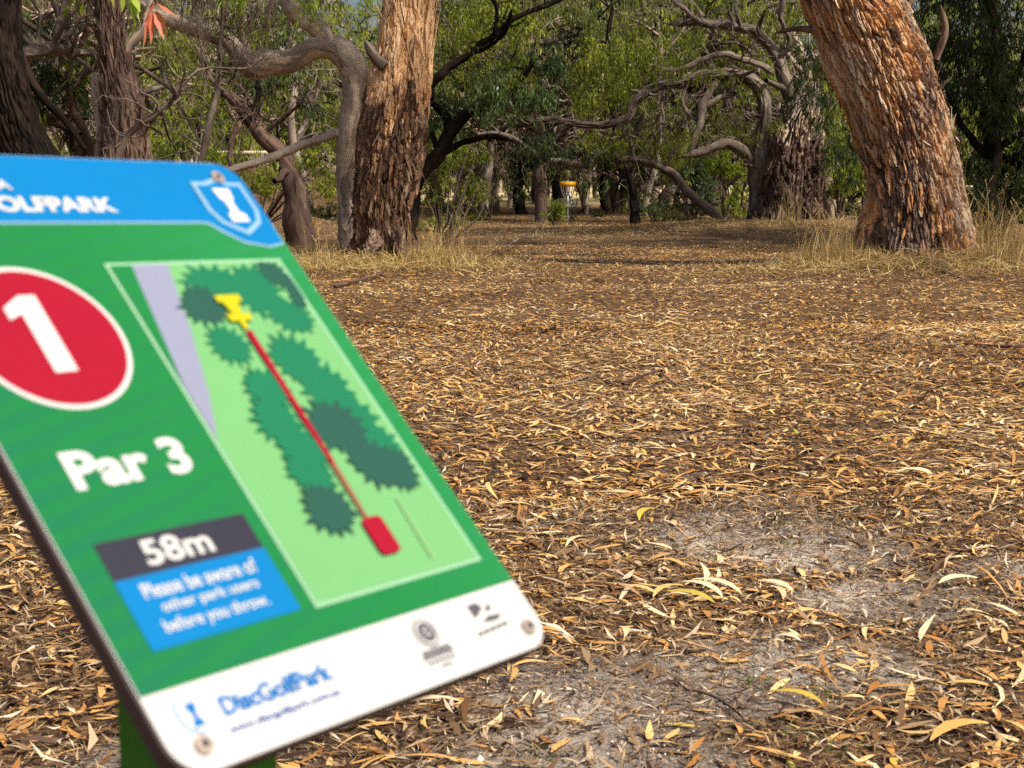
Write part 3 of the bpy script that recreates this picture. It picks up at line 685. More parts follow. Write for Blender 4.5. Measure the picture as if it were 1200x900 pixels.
# curved dark limbs to the right of the thick trunk
traced_tree('wattle_tree', 'dark curving wattle boughs spreading right from behind the thick left trunk', 29, 478,
    [[(476, 250, 14), (484, 220, 12), (497, 198, 10), (516, 178, 9), (530, 150, 8), (545, 134, 7), (562, 126, 6), (585, 118, 5), (606, 98, 4), (625, 70, 3)],
     [(528, 160, 6), (520, 132, 5), (507, 116, 4), (500, 95, 3)], [(500, 105, 5), (525, 82, 5), (548, 66, 4), (575, 45, 4), (602, 22, 3), (640, 5, 3), (680, -12, 2)], [(580, 40, 3), (583, 18, 2), (575, -8, 2)],
     [(560, 60, 3), (590, 40, 2), (600, 10, 2)], [(505, 185, 5), (540, 168, 4), (570, 160, 3), (600, 165, 2)], [(585, 118, 3), (610, 118, 2.5), (640, 112, 2)]],
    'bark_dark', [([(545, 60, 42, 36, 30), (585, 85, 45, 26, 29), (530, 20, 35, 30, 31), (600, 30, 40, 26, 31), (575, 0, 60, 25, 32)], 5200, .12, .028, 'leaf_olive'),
                  ([(600, 95, 45, 26, 28), (560, 108, 40, 18, 29), (640, 80, 22, 22, 29), (520, 130, 25, 30, 30)], 3200, .12, .035, 'leaf_blue')], 52, furrow(.02, 12, .15))
# the broken stump and its twisted neighbour
rng = np.random.default_rng(77)
b0 = base_of(925, 38)
root = thing('tree_stump', b0, 'huge broken-off stump with jagged pale splintered top in the middle distance', 'stump')
mb = MB()
C, r, T, N, B = traced(mb, yy([(922, 285, 54), (925, 262, 42), (927, 245, 38), (930, 215, 35), (933, 185, 31), (937, 160, 27), (941, 140, 23), (944, 130, 20)], 38), 150, plates(.09, .12, .55), 0, 23, .12, nring=300, blend=lambda sg, tg: np.clip((sg - 1.7) / 1.4, 0, 1) * .75 + .0 * tg)
flakes(mb, C, r, T, N, B, 260, rng, (.2, .8), (.04, .10), (.02, .12), 0, .05, .9)
mb.build('trunk', M['bark_brown'], root, b0, smooth=False)
mb = MB()
for k in range(90):
    a = rng.uniform(0, 2 * math.pi); px = 938 + 17 * math.cos(a); h = rng.uniform(0, 20) * (.6 + .5 * math.cos(a)) + (5 if k % 6 == 0 else 0); dy = .35 * math.sin(a)
    traced(mb, [(px - 12, 185, 3, 38 + dy * 1.6), (px - 4, 150, 2.6, 38 + dy * 1.1), (px + 2 + rng.normal(0, 1.5), 132 - h * .6, 2.2, 38 + dy), (px + 5 + rng.normal(0, 3), 124 - h * 1.2, .4, 38 + dy)], 5, None, 0, k, nring=8)
tag(mb.build('splinters', M['bark_pale'], root, b0, smooth=False), 'pale jagged splinters')
Yt = 38.5
traced_tree('twisted_tree', 'twisted grey tree arching left from beside the huge broken stump', Yt, 893,
    [[(893, 262, 26), (892, 235, 22), (893, 205, 19), (893, 180, 14), (893, 160, 11), (896, 140, 11), (894, 118, 10), (886, 98, 10), (872, 88, 9), (855, 85, 8), (838, 88, 8), (820, 88, 7), (802, 96, 6), (778, 100, 6), (758, 107, 6), (743, 122, 5.5), (737, 136, 5), (720, 144, 5), (700, 147, 4.5), (672, 145, 4), (645, 140, 3), (620, 142, 2)],
     [(886, 200, 11), (876, 185, 9), (863, 174, 9), (846, 171, 8), (830, 177, 7), (812, 182, 6), (800, 184, 4)],
     [(925, 190, 13), (930, 160, 12), (930, 128, 11), (920, 105, 11), (912, 72, 10), (900, 50, 10), (888, 38, 9), (862, 32, 8), (838, 29, 7), (815, 25, 6), (796, 30, 4), (775, 26, 3)],
     [(905, 85, 5), (890, 75, 5), (868, 68, 5), (845, 64, 5), (828, 68, 4), (808, 76, 4), (790, 82, 3), (765, 76, 3)],
     [(846, 92, 5), (834, 78, 4.5), (826, 68, 4)], [(838, 95, 5), (830, 112, 6), (822, 128, 7), (820, 148, 6), (812, 168, 5), (808, 190, 3)],
     [(824, 125, 5), (842, 116, 4), (862, 108, 4), (866, 92, 3)], [(864, 100, 4), (870, 122, 4), (876, 142, 3), (870, 160, 3), (862, 180, 2)],
     [(868, 205, 3), (852, 218, 2.5), (846, 240, 2)], [(880, 135, 3), (862, 125, 2), (845, 130, 2), (838, 140, 1.5)], [(815, 24, 4), (800, 8, 3), (790, -10, 3), (770, -30, 3)],
     [(912, 70, 5), (925, 48, 4), (915, 20, 4), (920, -20, 4)], [(820, 26, 3), (805, 14, 3), (785, -2, 2)], [(780, 100, 3), (775, 120, 2), (778, 145, 2), (768, 170, 2)],
     [(735, 140, 3), (738, 160, 2), (742, 180, 2)], [(806, 95, 3), (800, 120, 2), (812, 140, 1.5)], [(870, 34, 3), (862, 10, 3), (868, -20, 3)],
     [(822, 125, 2.5), (806, 112, 2), (795, 118, 1.5)], [(880, 60, 2), (860, 50, 2), (842, 52, 1.5), (820, 48, 1.2)]],
    'bark_grey', [([(770, 60, 40, 30, 40), (720, 60, 35, 30, 40), (735, 105, 35, 24, 40), (700, 95, 35, 30, 41)], 5400, .13, .03, 'leaf_olive'),
                  ([(740, 165, 40, 18, 40), (780, 170, 30, 25, 41), (705, 165, 30, 14, 40)], 2600, .13, .03, 'leaf_olive'),
                  ([(955, 90, 32, 28, 36), (965, 120, 25, 20, 36), (950, 60, 20, 22, 36), (990, 170, 24, 40, 37)], 2700, .17, .03, 'leaf_dark'), ([(840, 100, 40, 22, 37), (790, 85, 36, 20, 37), (820, 45, 35, 20, 37), (880, 140, 26, 24, 37), (800, 150, 30, 22, 37)], 1500, .13, .03, 'leaf_olive'), ([(650, 15, 45, 22, 47), (700, 25, 45, 25, 48), (760, 5, 45, 20, 47), (830, 60, 40, 30, 46), (860, 20, 40, 25, 47), (800, 130, 40, 30, 46), (850, 140, 35, 35, 46), (905, 20, 40, 30, 44)], 7000, .15, .035, 'leaf_mute')], 53, furrow(.07, 7, .14), ns=56, flare=.1, thin=.70)
traced_tree('leaning_dead_tree', 'bleached dead trunk lying low and curving up to the left before the stump', 40, 838,
    [[(842, 256, 6), (832, 247, 7), (818, 238, 7), (803, 224, 7), (790, 207, 7), (777, 197, 6), (763, 191, 6), (745, 187, 5), (728, 186, 5), (712, 179, 6), (700, 180, 6), (690, 192, 6), (680, 192, 5), (664, 189, 5), (642, 188, 5), (622, 176, 4), (598, 160, 3), (575, 155, 2.5), (560, 157, 2)],
     [(778, 196, 3), (790, 178, 2.5), (792, 160, 2), (800, 140, 2)], [(690, 190, 3), (684, 170, 2.5), (676, 160, 2), (670, 130, 2)], [(763, 190, 2.5), (770, 170, 2), (765, 150, 1.5), (775, 130, 1.5)]],
    'bark_grey', [([(652, 168, 32, 18, 40), (665, 178, 26, 11, 40), (625, 165, 22, 14, 40)], 1900, .13, .03, 'leaf_dark')], 54, smoothbark(.02), thin=.8)
traced_tree('thin_tree', 'thin black leaning trunk right of the orange-topped basket', 46, 745,
    [[(746, 254, 6), (744, 240, 5.5), (741, 222, 5), (737, 204, 5), (734, 185, 5), (732, 165, 4), (724, 145, 4), (716, 125, 3), (720, 95, 3), (712, 60, 3), (718, 10, 2)], [(733, 170, 3), (748, 150, 2.5), (755, 130, 2)], [(718, 120, 2.5), (700, 105, 2), (692, 80, 2)]],
    'bark_dark', [([(700, 70, 38, 30, 47), (725, 40, 40, 28, 47), (690, 110, 28, 20, 47), (740, 85, 28, 22, 46)], 4200, .14, .034, 'leaf_olive')], 55, furrow(.02, 10, .15))
# right-hand dark wattle
traced_tree('wattle_tree', 'dense dark evergreen wattle filling the corner right of the shaggy leaning trunk', 30, 1150,
    [[(1160, 262, 12), (1158, 225, 11), (1166, 180, 10), (1160, 130, 9), (1170, 70, 8), (1160, 0, 7), (1150, -80, 6)], [(1160, 185, 5), (1130, 150, 4), (1110, 110, 3)], [(1165, 130, 5), (1190, 90, 4), (1210, 40, 3)], [(1160, 225, 5), (1185, 190, 4), (1220, 160, 3)], [(1175, 262, 7), (1192, 215, 6), (1205, 160, 5)]],
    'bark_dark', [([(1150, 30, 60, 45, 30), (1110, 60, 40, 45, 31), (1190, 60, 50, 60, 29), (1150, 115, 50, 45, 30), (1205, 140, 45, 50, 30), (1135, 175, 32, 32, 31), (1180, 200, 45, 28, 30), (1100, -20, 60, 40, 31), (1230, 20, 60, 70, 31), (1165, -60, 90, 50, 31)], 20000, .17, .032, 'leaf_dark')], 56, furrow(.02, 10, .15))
rw = bpy.data.objects['wattle_tree.001']; ow = np.array(rw.location); rgw = np.random.default_rng(8)
m1, m2 = MB(), MB(); overhead(m1, m2, pt(1155, -90, 30), rgw, 9, 7.5, 2.5, 15000, .26, .07, .16, 1.5)
m1.build('boughs', M['bark_dark'], rw, ow); m2.build('shade_crown', [M['leaf_dark'], M['twig_dark']], rw, ow)  # unseen boughs and wide crown, added to shade the far clearing floor
# left thicket
traced_tree('wattle_tree', 'loose dark leafed wattle with sky showing through, between the two left trunks', 27, 78,
    [[(100, 300, 14), (98, 230, 12), (92, 180, 10), (84, 150, 9), (66, 140, 8), (46, 138, 7), (20, 130, 6)], [(92, 190, 7), (90, 160, 5), (88, 130, 4), (80, 100, 4), (84, 60, 3), (76, 10, 3)], [(112, 200, 7), (104, 170, 6), (92, 145, 5), (75, 120, 4)], [(86, 110, 3), (60, 85, 2.5), (45, 60, 2)], [(84, 70, 3), (100, 40, 2.5), (104, 0, 2)]],
    'bark_brown', [([(60, 85, 40, 30, 27), (85, 50, 35, 30, 28), (62, 118, 30, 20, 27), (40, 30, 30, 25, 28), (100, 90, 20, 30, 28)], 2700, .12, .036, 'leaf_dark')], 57, furrow(.02, 10, .15))
traced_tree('dead_branching_sapling', 'bare pale forked sapling beside the stringy brown trunk', 19, 135,
    [[(128, 330, 6), (130, 240, 5), (136, 190, 4), (150, 160, 4), (165, 145, 4), (185, 132, 3.5), (198, 122, 3.5), (206, 108, 3), (220, 92, 2)], [(198, 122, 2.5), (205, 112, 2), (201, 98, 1.2)], [(165, 146, 2), (180, 150, 1.5), (192, 160, 1)]],
    'bark_grey', [], 58)
traced_tree('slender_sapling', 'slender grey leaning stem crossing behind the bent grey limb', 24, 235,
    [[(228, 300, 5), (232, 230, 5), (236, 185, 4.5), (243, 155, 4.5), (252, 120, 4), (256, 90, 3.5), (257, 60, 3), (262, 20, 2.5), (260, -40, 2)], [(257, 100, 2), (270, 92, 1.5), (285, 70, 1)]],
    'bark_grey', [], 59)

# ---- shrubs
def shrub(label, px, Y, cl, n, L, W, mt, seed, name='shrub'):
    rg = np.random.default_rng(seed); b0 = base_of(px, Y); root = thing(name, b0, label, 'shrub'); mb = MB()
    cs = clumps_px(cl)
    for k, (c, r_, w_) in enumerate(cs):
        for j in range(3):
            e = c + rg.normal(size=3) * np.asarray(r_) * .4
            btubes(mb, [[b0 + [rg.normal(0, .05), 0, -.05], b0 * .5 + e * .5 + rg.normal(size=3) * .08, e]], np.array([[.03, .02, .008]]), 5)
    mb.build('stems', M['twig_dark'], root, b0)
    mc = MB(); foliage(mc, cs, n, L, W, rg, droop=.45, lmat=0, tmat=1, twig=.3); mc.build('foliage', [M[mt], M['twig_dark']], root, b0); return root
shrub('leafy green shrub rising right behind the thick left trunk', 520, 31, [(520, 205, 32, 26, 31), (545, 180, 30, 22, 32), (505, 170, 25, 25, 31), (560, 215, 22, 14, 32)], 3600, .13, .02, 'leaf_olive', 61)
shrub('round dense green bush at the foot of the fissured trunks left of the basket', 652, 46, [(652, 245, 11, 10, 46)], 1500, .09, .02, 'leaf_bright', 62)
shrub('bright yellow-green shrub seen under the arching limb of the twisted tree', 850, 47, [(850, 208, 26, 22, 47), (838, 190, 18, 14, 47)], 1800, .15, .04, 'leaf_bright', 63)
shrub('very dark shrub behind the bleached dead trunk', 810, 43, [(806, 215, 26, 24, 43), (800, 190, 22, 18, 43), (822, 235, 20, 12, 43)], 3000, .13, .035, 'leaf_dark', 64)
shrub('low dark bush right of the thin black trunk', 768, 46, [(768, 246, 14, 7, 46), (755, 240, 12, 6, 46)], 900, .1, .025, 'leaf_dark', 65)
shrub('mid-green shrub between the stump and the shaggy leaning trunk', 985, 42, [(990, 190, 26, 30, 42), (975, 150, 20, 30, 42), (1000, 120, 25, 30, 43), (970, 222, 14, 12, 42)], 3600, .14, .034, 'leaf_olive', 66)
shrub('pale yellow-green shrub behind the stringy brown trunk', 205, 36, [(195, 160, 40, 28, 36), (230, 130, 35, 30, 37), (180, 110, 30, 35, 37), (260, 180, 30, 18, 36)], 3600, .14, .03, 'leaf_bright', 67)
shrub('olive shrub below the horizontal low branch', 300, 40, [(295, 215, 40, 20, 40), (330, 200, 26, 24, 40), (370, 215, 26, 24, 38), (375, 180, 16, 22, 38)], 3600, .12, .03, 'leaf_olive', 68)
shrub('tangled grass-green shrub at the far left behind the sign', 20, 34, [(15, 165, 45, 30, 34), (90, 200, 45, 30, 34), (50, 200, 40, 30, 34)], 2600, .14, .03, 'leaf_bright', 69)
shrub('low dark shrub beside the shaggy leaning trunk on its right', 1165, 27, [(1165, 230, 30, 16, 27), (1195, 215, 26, 20, 27), (1140, 225, 16, 14, 28)], 2200, .13, .025, 'leaf_dark', 70)
shrub('ragged olive shrub beneath the pale far stand left of the basket', 575, 56, [(575, 225, 22, 9, 56), (550, 215, 20, 14, 56)], 1100, .14, .03, 'leaf_mute', 71)

rgs = np.random.default_rng(15)
for k, (px, Y, h) in enumerate(((500, 40, 16), (525, 46, 12), (555, 52, 10), (700, 57, 5), (780, 50, 8), (800, 48, 14), (860, 52, 20), (800, 60, 20), (535, 60, 20), (1000, 50, 22), (420, 50, 20), (380, 48, 20))):
    yb = tpx(base_of(px, Y))[1]
    o = shrub('low ragged scrub along the far edge of the clearing', px, Y, [(px, yb - h * .6, h * 1.6, h * .6, Y), (px + h * .8, yb - h * .45, h * .9, h * .45, Y)], int(60 * h), .13, .03, ('leaf_olive', 'leaf_mute', 'leaf_olive', 'leaf_dark')[k % 4], 200 + k)
    o['group'] = 'scrub along the far edge'
# ---- background trees (prototype kinds copied)
def make_bg(name, seed, H, r0, bark, leaf, nlimb, crook, nleaf, lean, cr=(1.1, 1.1, .8), low=.3, L=.2, W=.05):
    rg = np.random.default_rng(seed); root = thing(name, (0, 0, 0), None, 'tree'); mb, mc = MB(), MB()
    P, d = walk(rg, [0, 0, -.3], [lean, rg.normal(0, .1), 1], H * .62, 8, crook * .5, .12)
    tube(mb, P, r0 * np.linspace(1.15, .55, 8), 12, 40, furrow(.02 * r0 / .15, 10, .14), 0, seed, r0 * .4)
    cl = []; tw = []
    for k in range(nlimb):
        f = low + (1 - low) * (k + .5) / nlimb; i = min(6, int(f * 7)); p = P[i] * (1 - (f * 7 - i)) + P[i + 1] * (f * 7 - i)
        a = rg.uniform(0, 2 * math.pi)
        Q, dd = walk(rg, p, [math.cos(a), math.sin(a), rg.uniform(.2, 1.2)], H * rg.uniform(.28, .5), 8, crook, .08)
        tube(mb, Q, r0 * .5 * np.linspace(1, .25, 8), 7, 26, None, 0, seed + k)
        for j in (3, 5, 7):
            S2, _ = walk(rg, Q[j], rnddir(rg, 1)[0] + dd * .6 + [0, 0, .2], H * rg.uniform(.12, .24), 5, crook, .03)
            tw.append(S2); cl.append((S2[-1], np.array(cr) * rg.uniform(.6, 1.2), 1))
            for _q in range(4):
                S3, _ = walk(rg, Q[j - _q % 2], rnddir(rg, 1)[0] + [0, 0, .1], H * rg.uniform(.1, .24), 5, crook * 1.3, -.05); tw.append(S3)
    btubes(mb, np.array(tw), np.broadcast_to(r0 * np.array([.2, .17, .13, .09, .05]), (len(tw), 5)), 5)
    mb.build('trunk', M[bark], root); 
    foliage(mc, cl, nleaf, L, W, rg, twig=.6, lmat=0, tmat=1, tr=.007, droop=.65)
    mc.build('crown', [M[leaf], M['twig']], root)
    return root
protos = [
    make_bg('pale_gum_tree', 101, 11, .17, 'bark_pale', 'leaf_olive', 8, .30, 6000, .1),
    make_bg('crooked_gum_tree', 102, 9, .22, 'bark_grey', 'leaf_olive', 9, .42, 6000, -.25),
    make_bg('dark_gum_tree', 103, 10, .19, 'bark_dark', 'leaf_dark', 8, .30, 4200, .05),
    make_bg('brown_gum_tree', 104, 9, .20, 'bark_brown', 'leaf_mute', 9, .34, 4200, .2),
    make_bg('wispy_gum_tree', 105, 8, .13, 'bark_pale', 'leaf_mute', 8, .45, 2600, -.1, (.8, .8, .6)),
    make_bg('low_wattle_tree', 106, 5.5, .12, 'bark_dark', 'leaf_bright', 9, .35, 5200, .1, (.9, .9, .7), .12),
    make_bg('slender_gum_tree', 107, 11, .11, 'bark_pale', 'leaf_bright', 5, .28, 2600, .12, (1.0, 1.0, .8), .6),
]
LB = {0: ('tall pale-stemmed gum in the stand beyond the clearing', 'pale gums beyond the clearing'),
      1: ('crooked grey gum in the thicket beyond the clearing', 'crooked gums beyond the clearing'),
      2: ('straight dark-barked gum in the stand beyond the clearing', 'dark gums beyond the clearing'),
      3: ('brown rough-barked gum in the stand beyond the clearing', 'brown gums beyond the clearing'),
      4: ('wispy thin-stemmed gum in the thicket beyond the clearing', 'wispy gums beyond the clearing'),
      6: ('slender bare-stemmed pale gum with high crown beyond the clearing', 'slender gums beyond the clearing'),
      5: ('low leafy wattle in the thicket beyond the clearing', 'low wattles beyond the clearing')}
used = set()
def place(k, px, Y, s=1.0, rz=0.0, label=None, x=None):
    p = protos[k]; b = base_of(px, Y)
    if k in used:
        r_ = p.copy(); sc.collection.objects.link(r_)
        for ch in list(p.children):
            c = ch.copy(); sc.collection.objects.link(c); c.parent = r_
    else: r_ = p; used.add(k)
    r_.location = [float(v) for v in b]; r_.rotation_euler = (0, 0, rz); r_.scale = (s, s, s)
    r_['label'] = label or LB[k][0]
    if label:
        if 'group' in r_: del r_['group']
    else: r_['group'] = LB[k][1]
    return r_
place(2, 614, 62, 1.15, .4, 'black-based gum trunk left of the twin fissured trunks near the basket')
place(3, 636, 50, 1.0, 2.0, 'fissured grey-brown trunk, left of the twin pair left of the basket')
place(2, 645, 51, .95, 3.9, 'fissured dark trunk touching the round green bush')
place(2, 716, 63, 1.1, 1.0, 'dark trunk of the pair right of the basket')
place(3, 725, 64, 1.2, 4.0, 'brown trunk of the pair right of the basket')
place(0, 575, 66, 1.1, 2.2, 'broad pale trunk seen under the leaves left of the basket')
place(1, 770, 66, 1.1, 5.1, 'reddish grey crooked trunk behind the thin black trunk')
rg = np.random.default_rng(5)
cnt = 0
for ring, (Y0, Y1, n) in enumerate(((46, 58, 16), (58, 74, 34), (74, 98, 64))):
    for k in range(n):
        px = -260 + 1720 * (k + rg.uniform(.1, .9)) / n; Y = rg.uniform(Y0, Y1)
        if ring == 0 and 480 < px < 800: continue
        if ring == 1 and 590 < px < 760: continue
        kk = int(rg.choice([0, 1, 2, 3, 4, 5, 6], p=[.18, .14, .08, .08, .14, .16, .22]))
        if 540 < px < 820 and kk in (1, 5): kk = 6
        place(kk, px, Y, rg.uniform(.8, 1.3), rg.uniform(0, 6.28))
for k in range(34):
    place((6, 6, 0, 2, 6, 4)[k % 6], rg.uniform(520, 860), rg.uniform(56, 104), rg.uniform(.8, 1.25), rg.uniform(0, 6.28))
# unseen trees added to shade the clearing, sharing labels with the far stand
for k, (kk, x, y, s) in enumerate(((0, -7, 5, 1.1), (3, 4.5, -7, 1.1), (1, 13, 27, 1.3), (3, 15, 20, 1.3), (1, -9, 24, 1.2))):
    r_ = place(kk, 600, 50, s, k * 1.3); r_.location = (x, y, float(g(x, y)))
# far woodland
mb = MB(); cl = []; tr = []
for k in range(190):
    Y = rg.uniform(112, 165); x = rg.uniform(-.62, .62) * Y; z0 = float(g(x, Y)); h = rg.uniform(5, 19); 
    tr.append([[x, Y, z0 - .3], [x + rg.normal(0, .4), Y, z0 + h * .35], [x + rg.normal(0, .9), Y, z0 + h * .7], [x + rg.normal(0, 1.4), Y, z0 + h]])
    for j in range(5):
        cl.append(([x + rg.normal(0, 2.2), Y + rg.normal(0, 1.5), z0 + h * rg.uniform(.05, 1.05)], np.array([2.6, 2, 1.7]) * rg.uniform(.6, 1.2), 1))
btubes(mb, np.array(tr), np.broadcast_to([.28, .22, .16, .08], (len(tr), 4)) * rg.uniform(.5, 1.3, (len(tr), 1)), 6, 1)
foliage(mb, cl, 90000, .38, .12, rg, lmat=0, tmat=1, twig=1.0, tr=.02)
tag(mb.build('far_woodland', [M['leaf_mute'], M['bark_pale']]), 'hazy olive mass of far woodland closing the view', 'woodland', kind='stuff')

# ---- undergrowth (tall grasses) as single tufts
def tuft(label, px, Y, n, h0, h1, seed, spread=.15, mat='grass_dry', group=None, heads=True):
    rg = np.random.default_rng(seed); b0 = base_of(px, Y); mb = MB()
    x = b0[0] + rg.normal(0, spread, n); y = Y + rg.normal(0, spread, n)
    grassblades(mb, x, y, rg.uniform(h0, h1, n), rg, .35, rg.uniform(.003, .006, n))
    ns = max(4, n // 9); P = []; q = []
    for k in range(ns):
        bx, by = b0[0] + rg.normal(0, spread * .8), Y + rg.normal(0, spread * .8); h = rg.uniform(h1 * .9, h1 * 1.5); a = rg.uniform(0, 6.28); l = rg.uniform(.1, .45) * h
        z = float(g(bx, by)); tt = np.linspace(0, 1, 6)
        pp = np.stack([bx + math.cos(a) * l * tt**2, by + math.sin(a) * l * tt**2, z + h * tt * (1 - .18 * tt**2)], 1); P.append(pp)
        if heads:
            e = pp[-1]; d = pp[-1] - pp[-2]; d /= np.linalg.norm(d)
            base = e - d * rg.uniform(0, .14, (14, 1)); leafquads(mb, base, d + rnddir(rg, 14) * .5, .04, .009, rg, .6)
    btubes(mb, np.array(P), np.broadcast_to([.0035, .003, .003, .0025, .002, .0015], (ns, 6)), 4, 0, .7)
    o = mb.build('grass_tuft', M[mat], None, b0); return tag(o, label, 'grass tuft', group)
tuft('tall dry seeding grass left of the shaggy leaning trunk', 975, 21.3, 170, .3, .75, 1, .25)
tuft('sparse pale grass stalks between the stump and the shaggy leaning trunk', 935, 23, 60, .2, .45, 2, .3)
tuft('tall arching straw grass with seed heads at the right frame edge', 1185, 20.5, 170, .4, .85, 3, .28)
tuft('green-gold long grass right behind the shaggy leaning trunk', 1160, 22.5, 130, .4, .9, 4, .25)
tuft('tall thin grass stalks right of the thick left trunk', 515, 24, 80, .35, .95, 5, .25)
tuft('bright dry grass clump spilling right from the thick left trunk', 503, 22.2, 260, .2, .52, 6, .25)
tuft('pale drooping grass standing against the foot of the broken stump', 930, 36.4, 60, .5, 1.0, 7, .2)
tuft('feathery grass stalks under the curving wattle boughs', 545, 27, 60, .3, .8, 8, .3)
tuft('thin dry stalks at the left foot of the thick trunk', 395, 22.6, 60, .2, .5, 9, .3)

# ---- fallen sticks and leaves that stand out
def stick(label, pts, name='fallen_branch', mat='bark_grey', ns=8, rnd=.5):
    """(px, py, r mm, height) on the ground"""
    P, R = [], []
    for (px, py, r_, h) in pts:
        dz = -math.sin(TH) - (py - 450) / F * math.cos(TH); Yg = -(CAMH - .03) / dz * (math.cos(TH) - (py - 450) / F * math.sin(TH))
        p = pt(px, py, Yg); zz = float(g(p[0], Yg)); P.append([p[0], Yg, zz + r_ / 1000 + h + .008]); R.append(r_ / 1000)
    return P, R
def sticks(label, lst, mat='bark_grey', name='fallen_branch'):
    mb = MB(); o0 = None
    for l in lst:
        P, R = stick(label, l)
        if o0 is None: o0 = P[0]
        tube(mb, P, R, 8, 30, smoothbark(.004), 0, int(P[0][1] * 7), tip=True)
    return tag(mb.build(name, M[mat], None, o0), label, 'branch')
sticks('forked thin dead branch lying in the grass right of the thick left trunk', [[(562, 312, 16, .02), (590, 299, 14, .10), (615, 286, 12, .22), (648, 262, 7, .40)], [(600, 294, 10, .12), (605, 283, 8, .25), (602, 277, 5, .32)], [(612, 288, 10, .18), (640, 287, 8, .22), (655, 270, 6, .35)], [(615, 290, 8, .14), (650, 297, 5, .1), (668, 299, 3, .1)]])
sticks('long bleached stick with a kink lying across the leaves in the middle of the clearing', [[(640, 452, 8, 0), (665, 445, 8, .0), (695, 437, 7, .0), (720, 444, 5, 0)], [(697, 438, 5, .0), (730, 448, 6, .0), (745, 450, 4, 0)]])
sticks('curving twig lying near the stick at mid clearing right', [[(730, 447, 12, 0), (750, 443, 10, .02), (775, 432, 8, .02), (780, 442, 6, .02), (800, 450, 5, 0)]], 'bark_brown', 'fallen_twig')
sticks('short black stick lying in the mid clearing', [[(636, 389, 9, .0), (646, 385, 11, .01), (652, 382, 7, .01)]], 'bark_dark')
sticks('dark half-buried stick at the right side of the clearing', [[(1128, 400, 10, -.005), (1155, 404, 13, -.004), (1185, 406, 12, 0), (1215, 405, 8, 0)]], 'bark_brown')
sticks('pale flat stick below the shaggy leaning trunk', [[(1072, 316, 10, .02), (1088, 323, 13, .02), (1105, 327, 12, .01), (1135, 334, 8, 0)]], 'bark_pale')
sticks('thin dark twig lying at the lower right beside curled leaves', [[(805, 798, 3, 0), (830, 806, 4, .005), (860, 822, 4, .004), (878, 840, 3, 0)]], 'bark_brown', 'fallen_twig')
sticks('root-like stick lying left below the grass of the thick trunk', [[(392, 336, 18, 0), (420, 331, 20, .02), (452, 322, 14, .03)]], 'bark_brown')
def bigleaf(label, specs, name='fallen_leaf', w=.2):
    mb = MB(); c0 = None
    for (x0, y0, x1, y1, rv, wd) in specs:
        e = []
        for (px, py) in ((x0, y0), (x1, y1)):
            dz = -math.sin(TH) - (py - 450) / F * math.cos(TH); Yg = -(CAMH - .02) / dz * (math.cos(TH) - (py - 450) / F * math.sin(TH)); p = pt(px, py, Yg); e.append(np.array([p[0], Yg, float(g(p[0], Yg)) + .016]))
        a, b = e; D = b - a; L = np.linalg.norm(D); S = np.cross([0, 0, 1.], D / L); rows = []
        for s, ww in ((0, .06), (.2, .7), (.45, 1), (.7, .8), (.88, .4), (1, .03)):
            p = a + D * s + S * L * .10 * (4 * s * (1 - s)) + np.array([0, 0, .012 + .03 * L / .1 * s * (1 - s)])
            rows += [p + S * wd * ww * .5 + [0, 0, wd * .12], p - S * wd * ww * .5]
        i = 0; mb.add(rows, [[2 * k, 2 * k + 1, 2 * k + 3, 2 * k + 2] for k in range(5)], None, rv)
        if c0 is None: c0 = a
    return tag(mb.build(name, M['litter'], None, c0), label, 'leaf')
bigleaf('fallen spray of broad pale green-cream leaves on the bare patch', [(765, 705, 800, 690, .6, .022), (782, 697, 838, 708, .97, .03), (800, 686, 848, 703, .9, .026), (812, 683, 870, 699, .88, .026)], 'leaf_spray')
bigleaf('single yellow leaf lying on bare soil above the pale leaf spray', [(749, 613, 767, 600, .95, .028)])
bigleaf('pale curved leaf pair at the left of the lower right corner', [(890, 684, 930, 695, .88, .028), (905, 690, 918, 704, .8, .022)], 'leaf_spray')
bigleaf('broad orange-tan leaf near the lower right corner', [(1090, 868, 1158, 850, .5, .035)])
bigleaf('long yellow-brown leaf left of the lower right corner', [(905, 812, 965, 829, .95, .022)])
bigleaf('small upright tan leaf on grey soil right of the sign corner', [(726, 737, 731, 753, .85, .018)])
bigleaf('bent tan leaf lying just right of the sign lower corner', [(600, 787, 640, 783, .62, .016), (600, 788, 596, 808, .55, .018)], 'leaf_spray')
bigleaf('long cream leaf at the right mid clearing', [(1058, 557, 1092, 562, .88, .04)])
bigleaf('creamy leaf on sandy soil towards the right edge', [(1100, 686, 1145, 680, .88, .03)])

# ---- disc golf basket
b0 = base_of(665.5, 50); zg = b0[2]
root = thing('disc_golf_basket', b0, 'far disc golf basket with orange band on a pole at the end of the clearing', 'disc golf basket')
steel = plain('galvanised_steel', (.55, .56, .58), .4, .5, .7); orange = plain('orange_band', (.85, .43, .012), .45, .4)
def lathe(mb, prof, n=28, mat=0):
    prof = np.asarray(prof, float); th = np.linspace(0, 2 * math.pi, n, endpoint=False)
    V = np.stack([b0[0] + prof[:, 0][:, None] * np.cos(th), b0[1] + prof[:, 0][:, None] * np.sin(th), zg + np.broadcast_to(prof[:, 1][:, None], (len(prof), n))], -1)
    idx = np.arange(len(prof) * n).reshape(len(prof), n); nx = np.roll(idx, -1, 1)
    mb.add(V, np.stack([idx[:-1], nx[:-1], nx[1:], idx[1:]], -1), None, .5, mat)
mb = MB(); lathe(mb, [(.27, 1.17), (.275, 1.17), (.275, 1.33), (.27, 1.33), (.27, 1.17)], 36); mb.build('band', orange, root, b0)
mb = MB(); lathe(mb, [(.0, 1.38), (.024, 1.38), (.024, -.1)], 14); mb.build('pole', steel, root, b0)
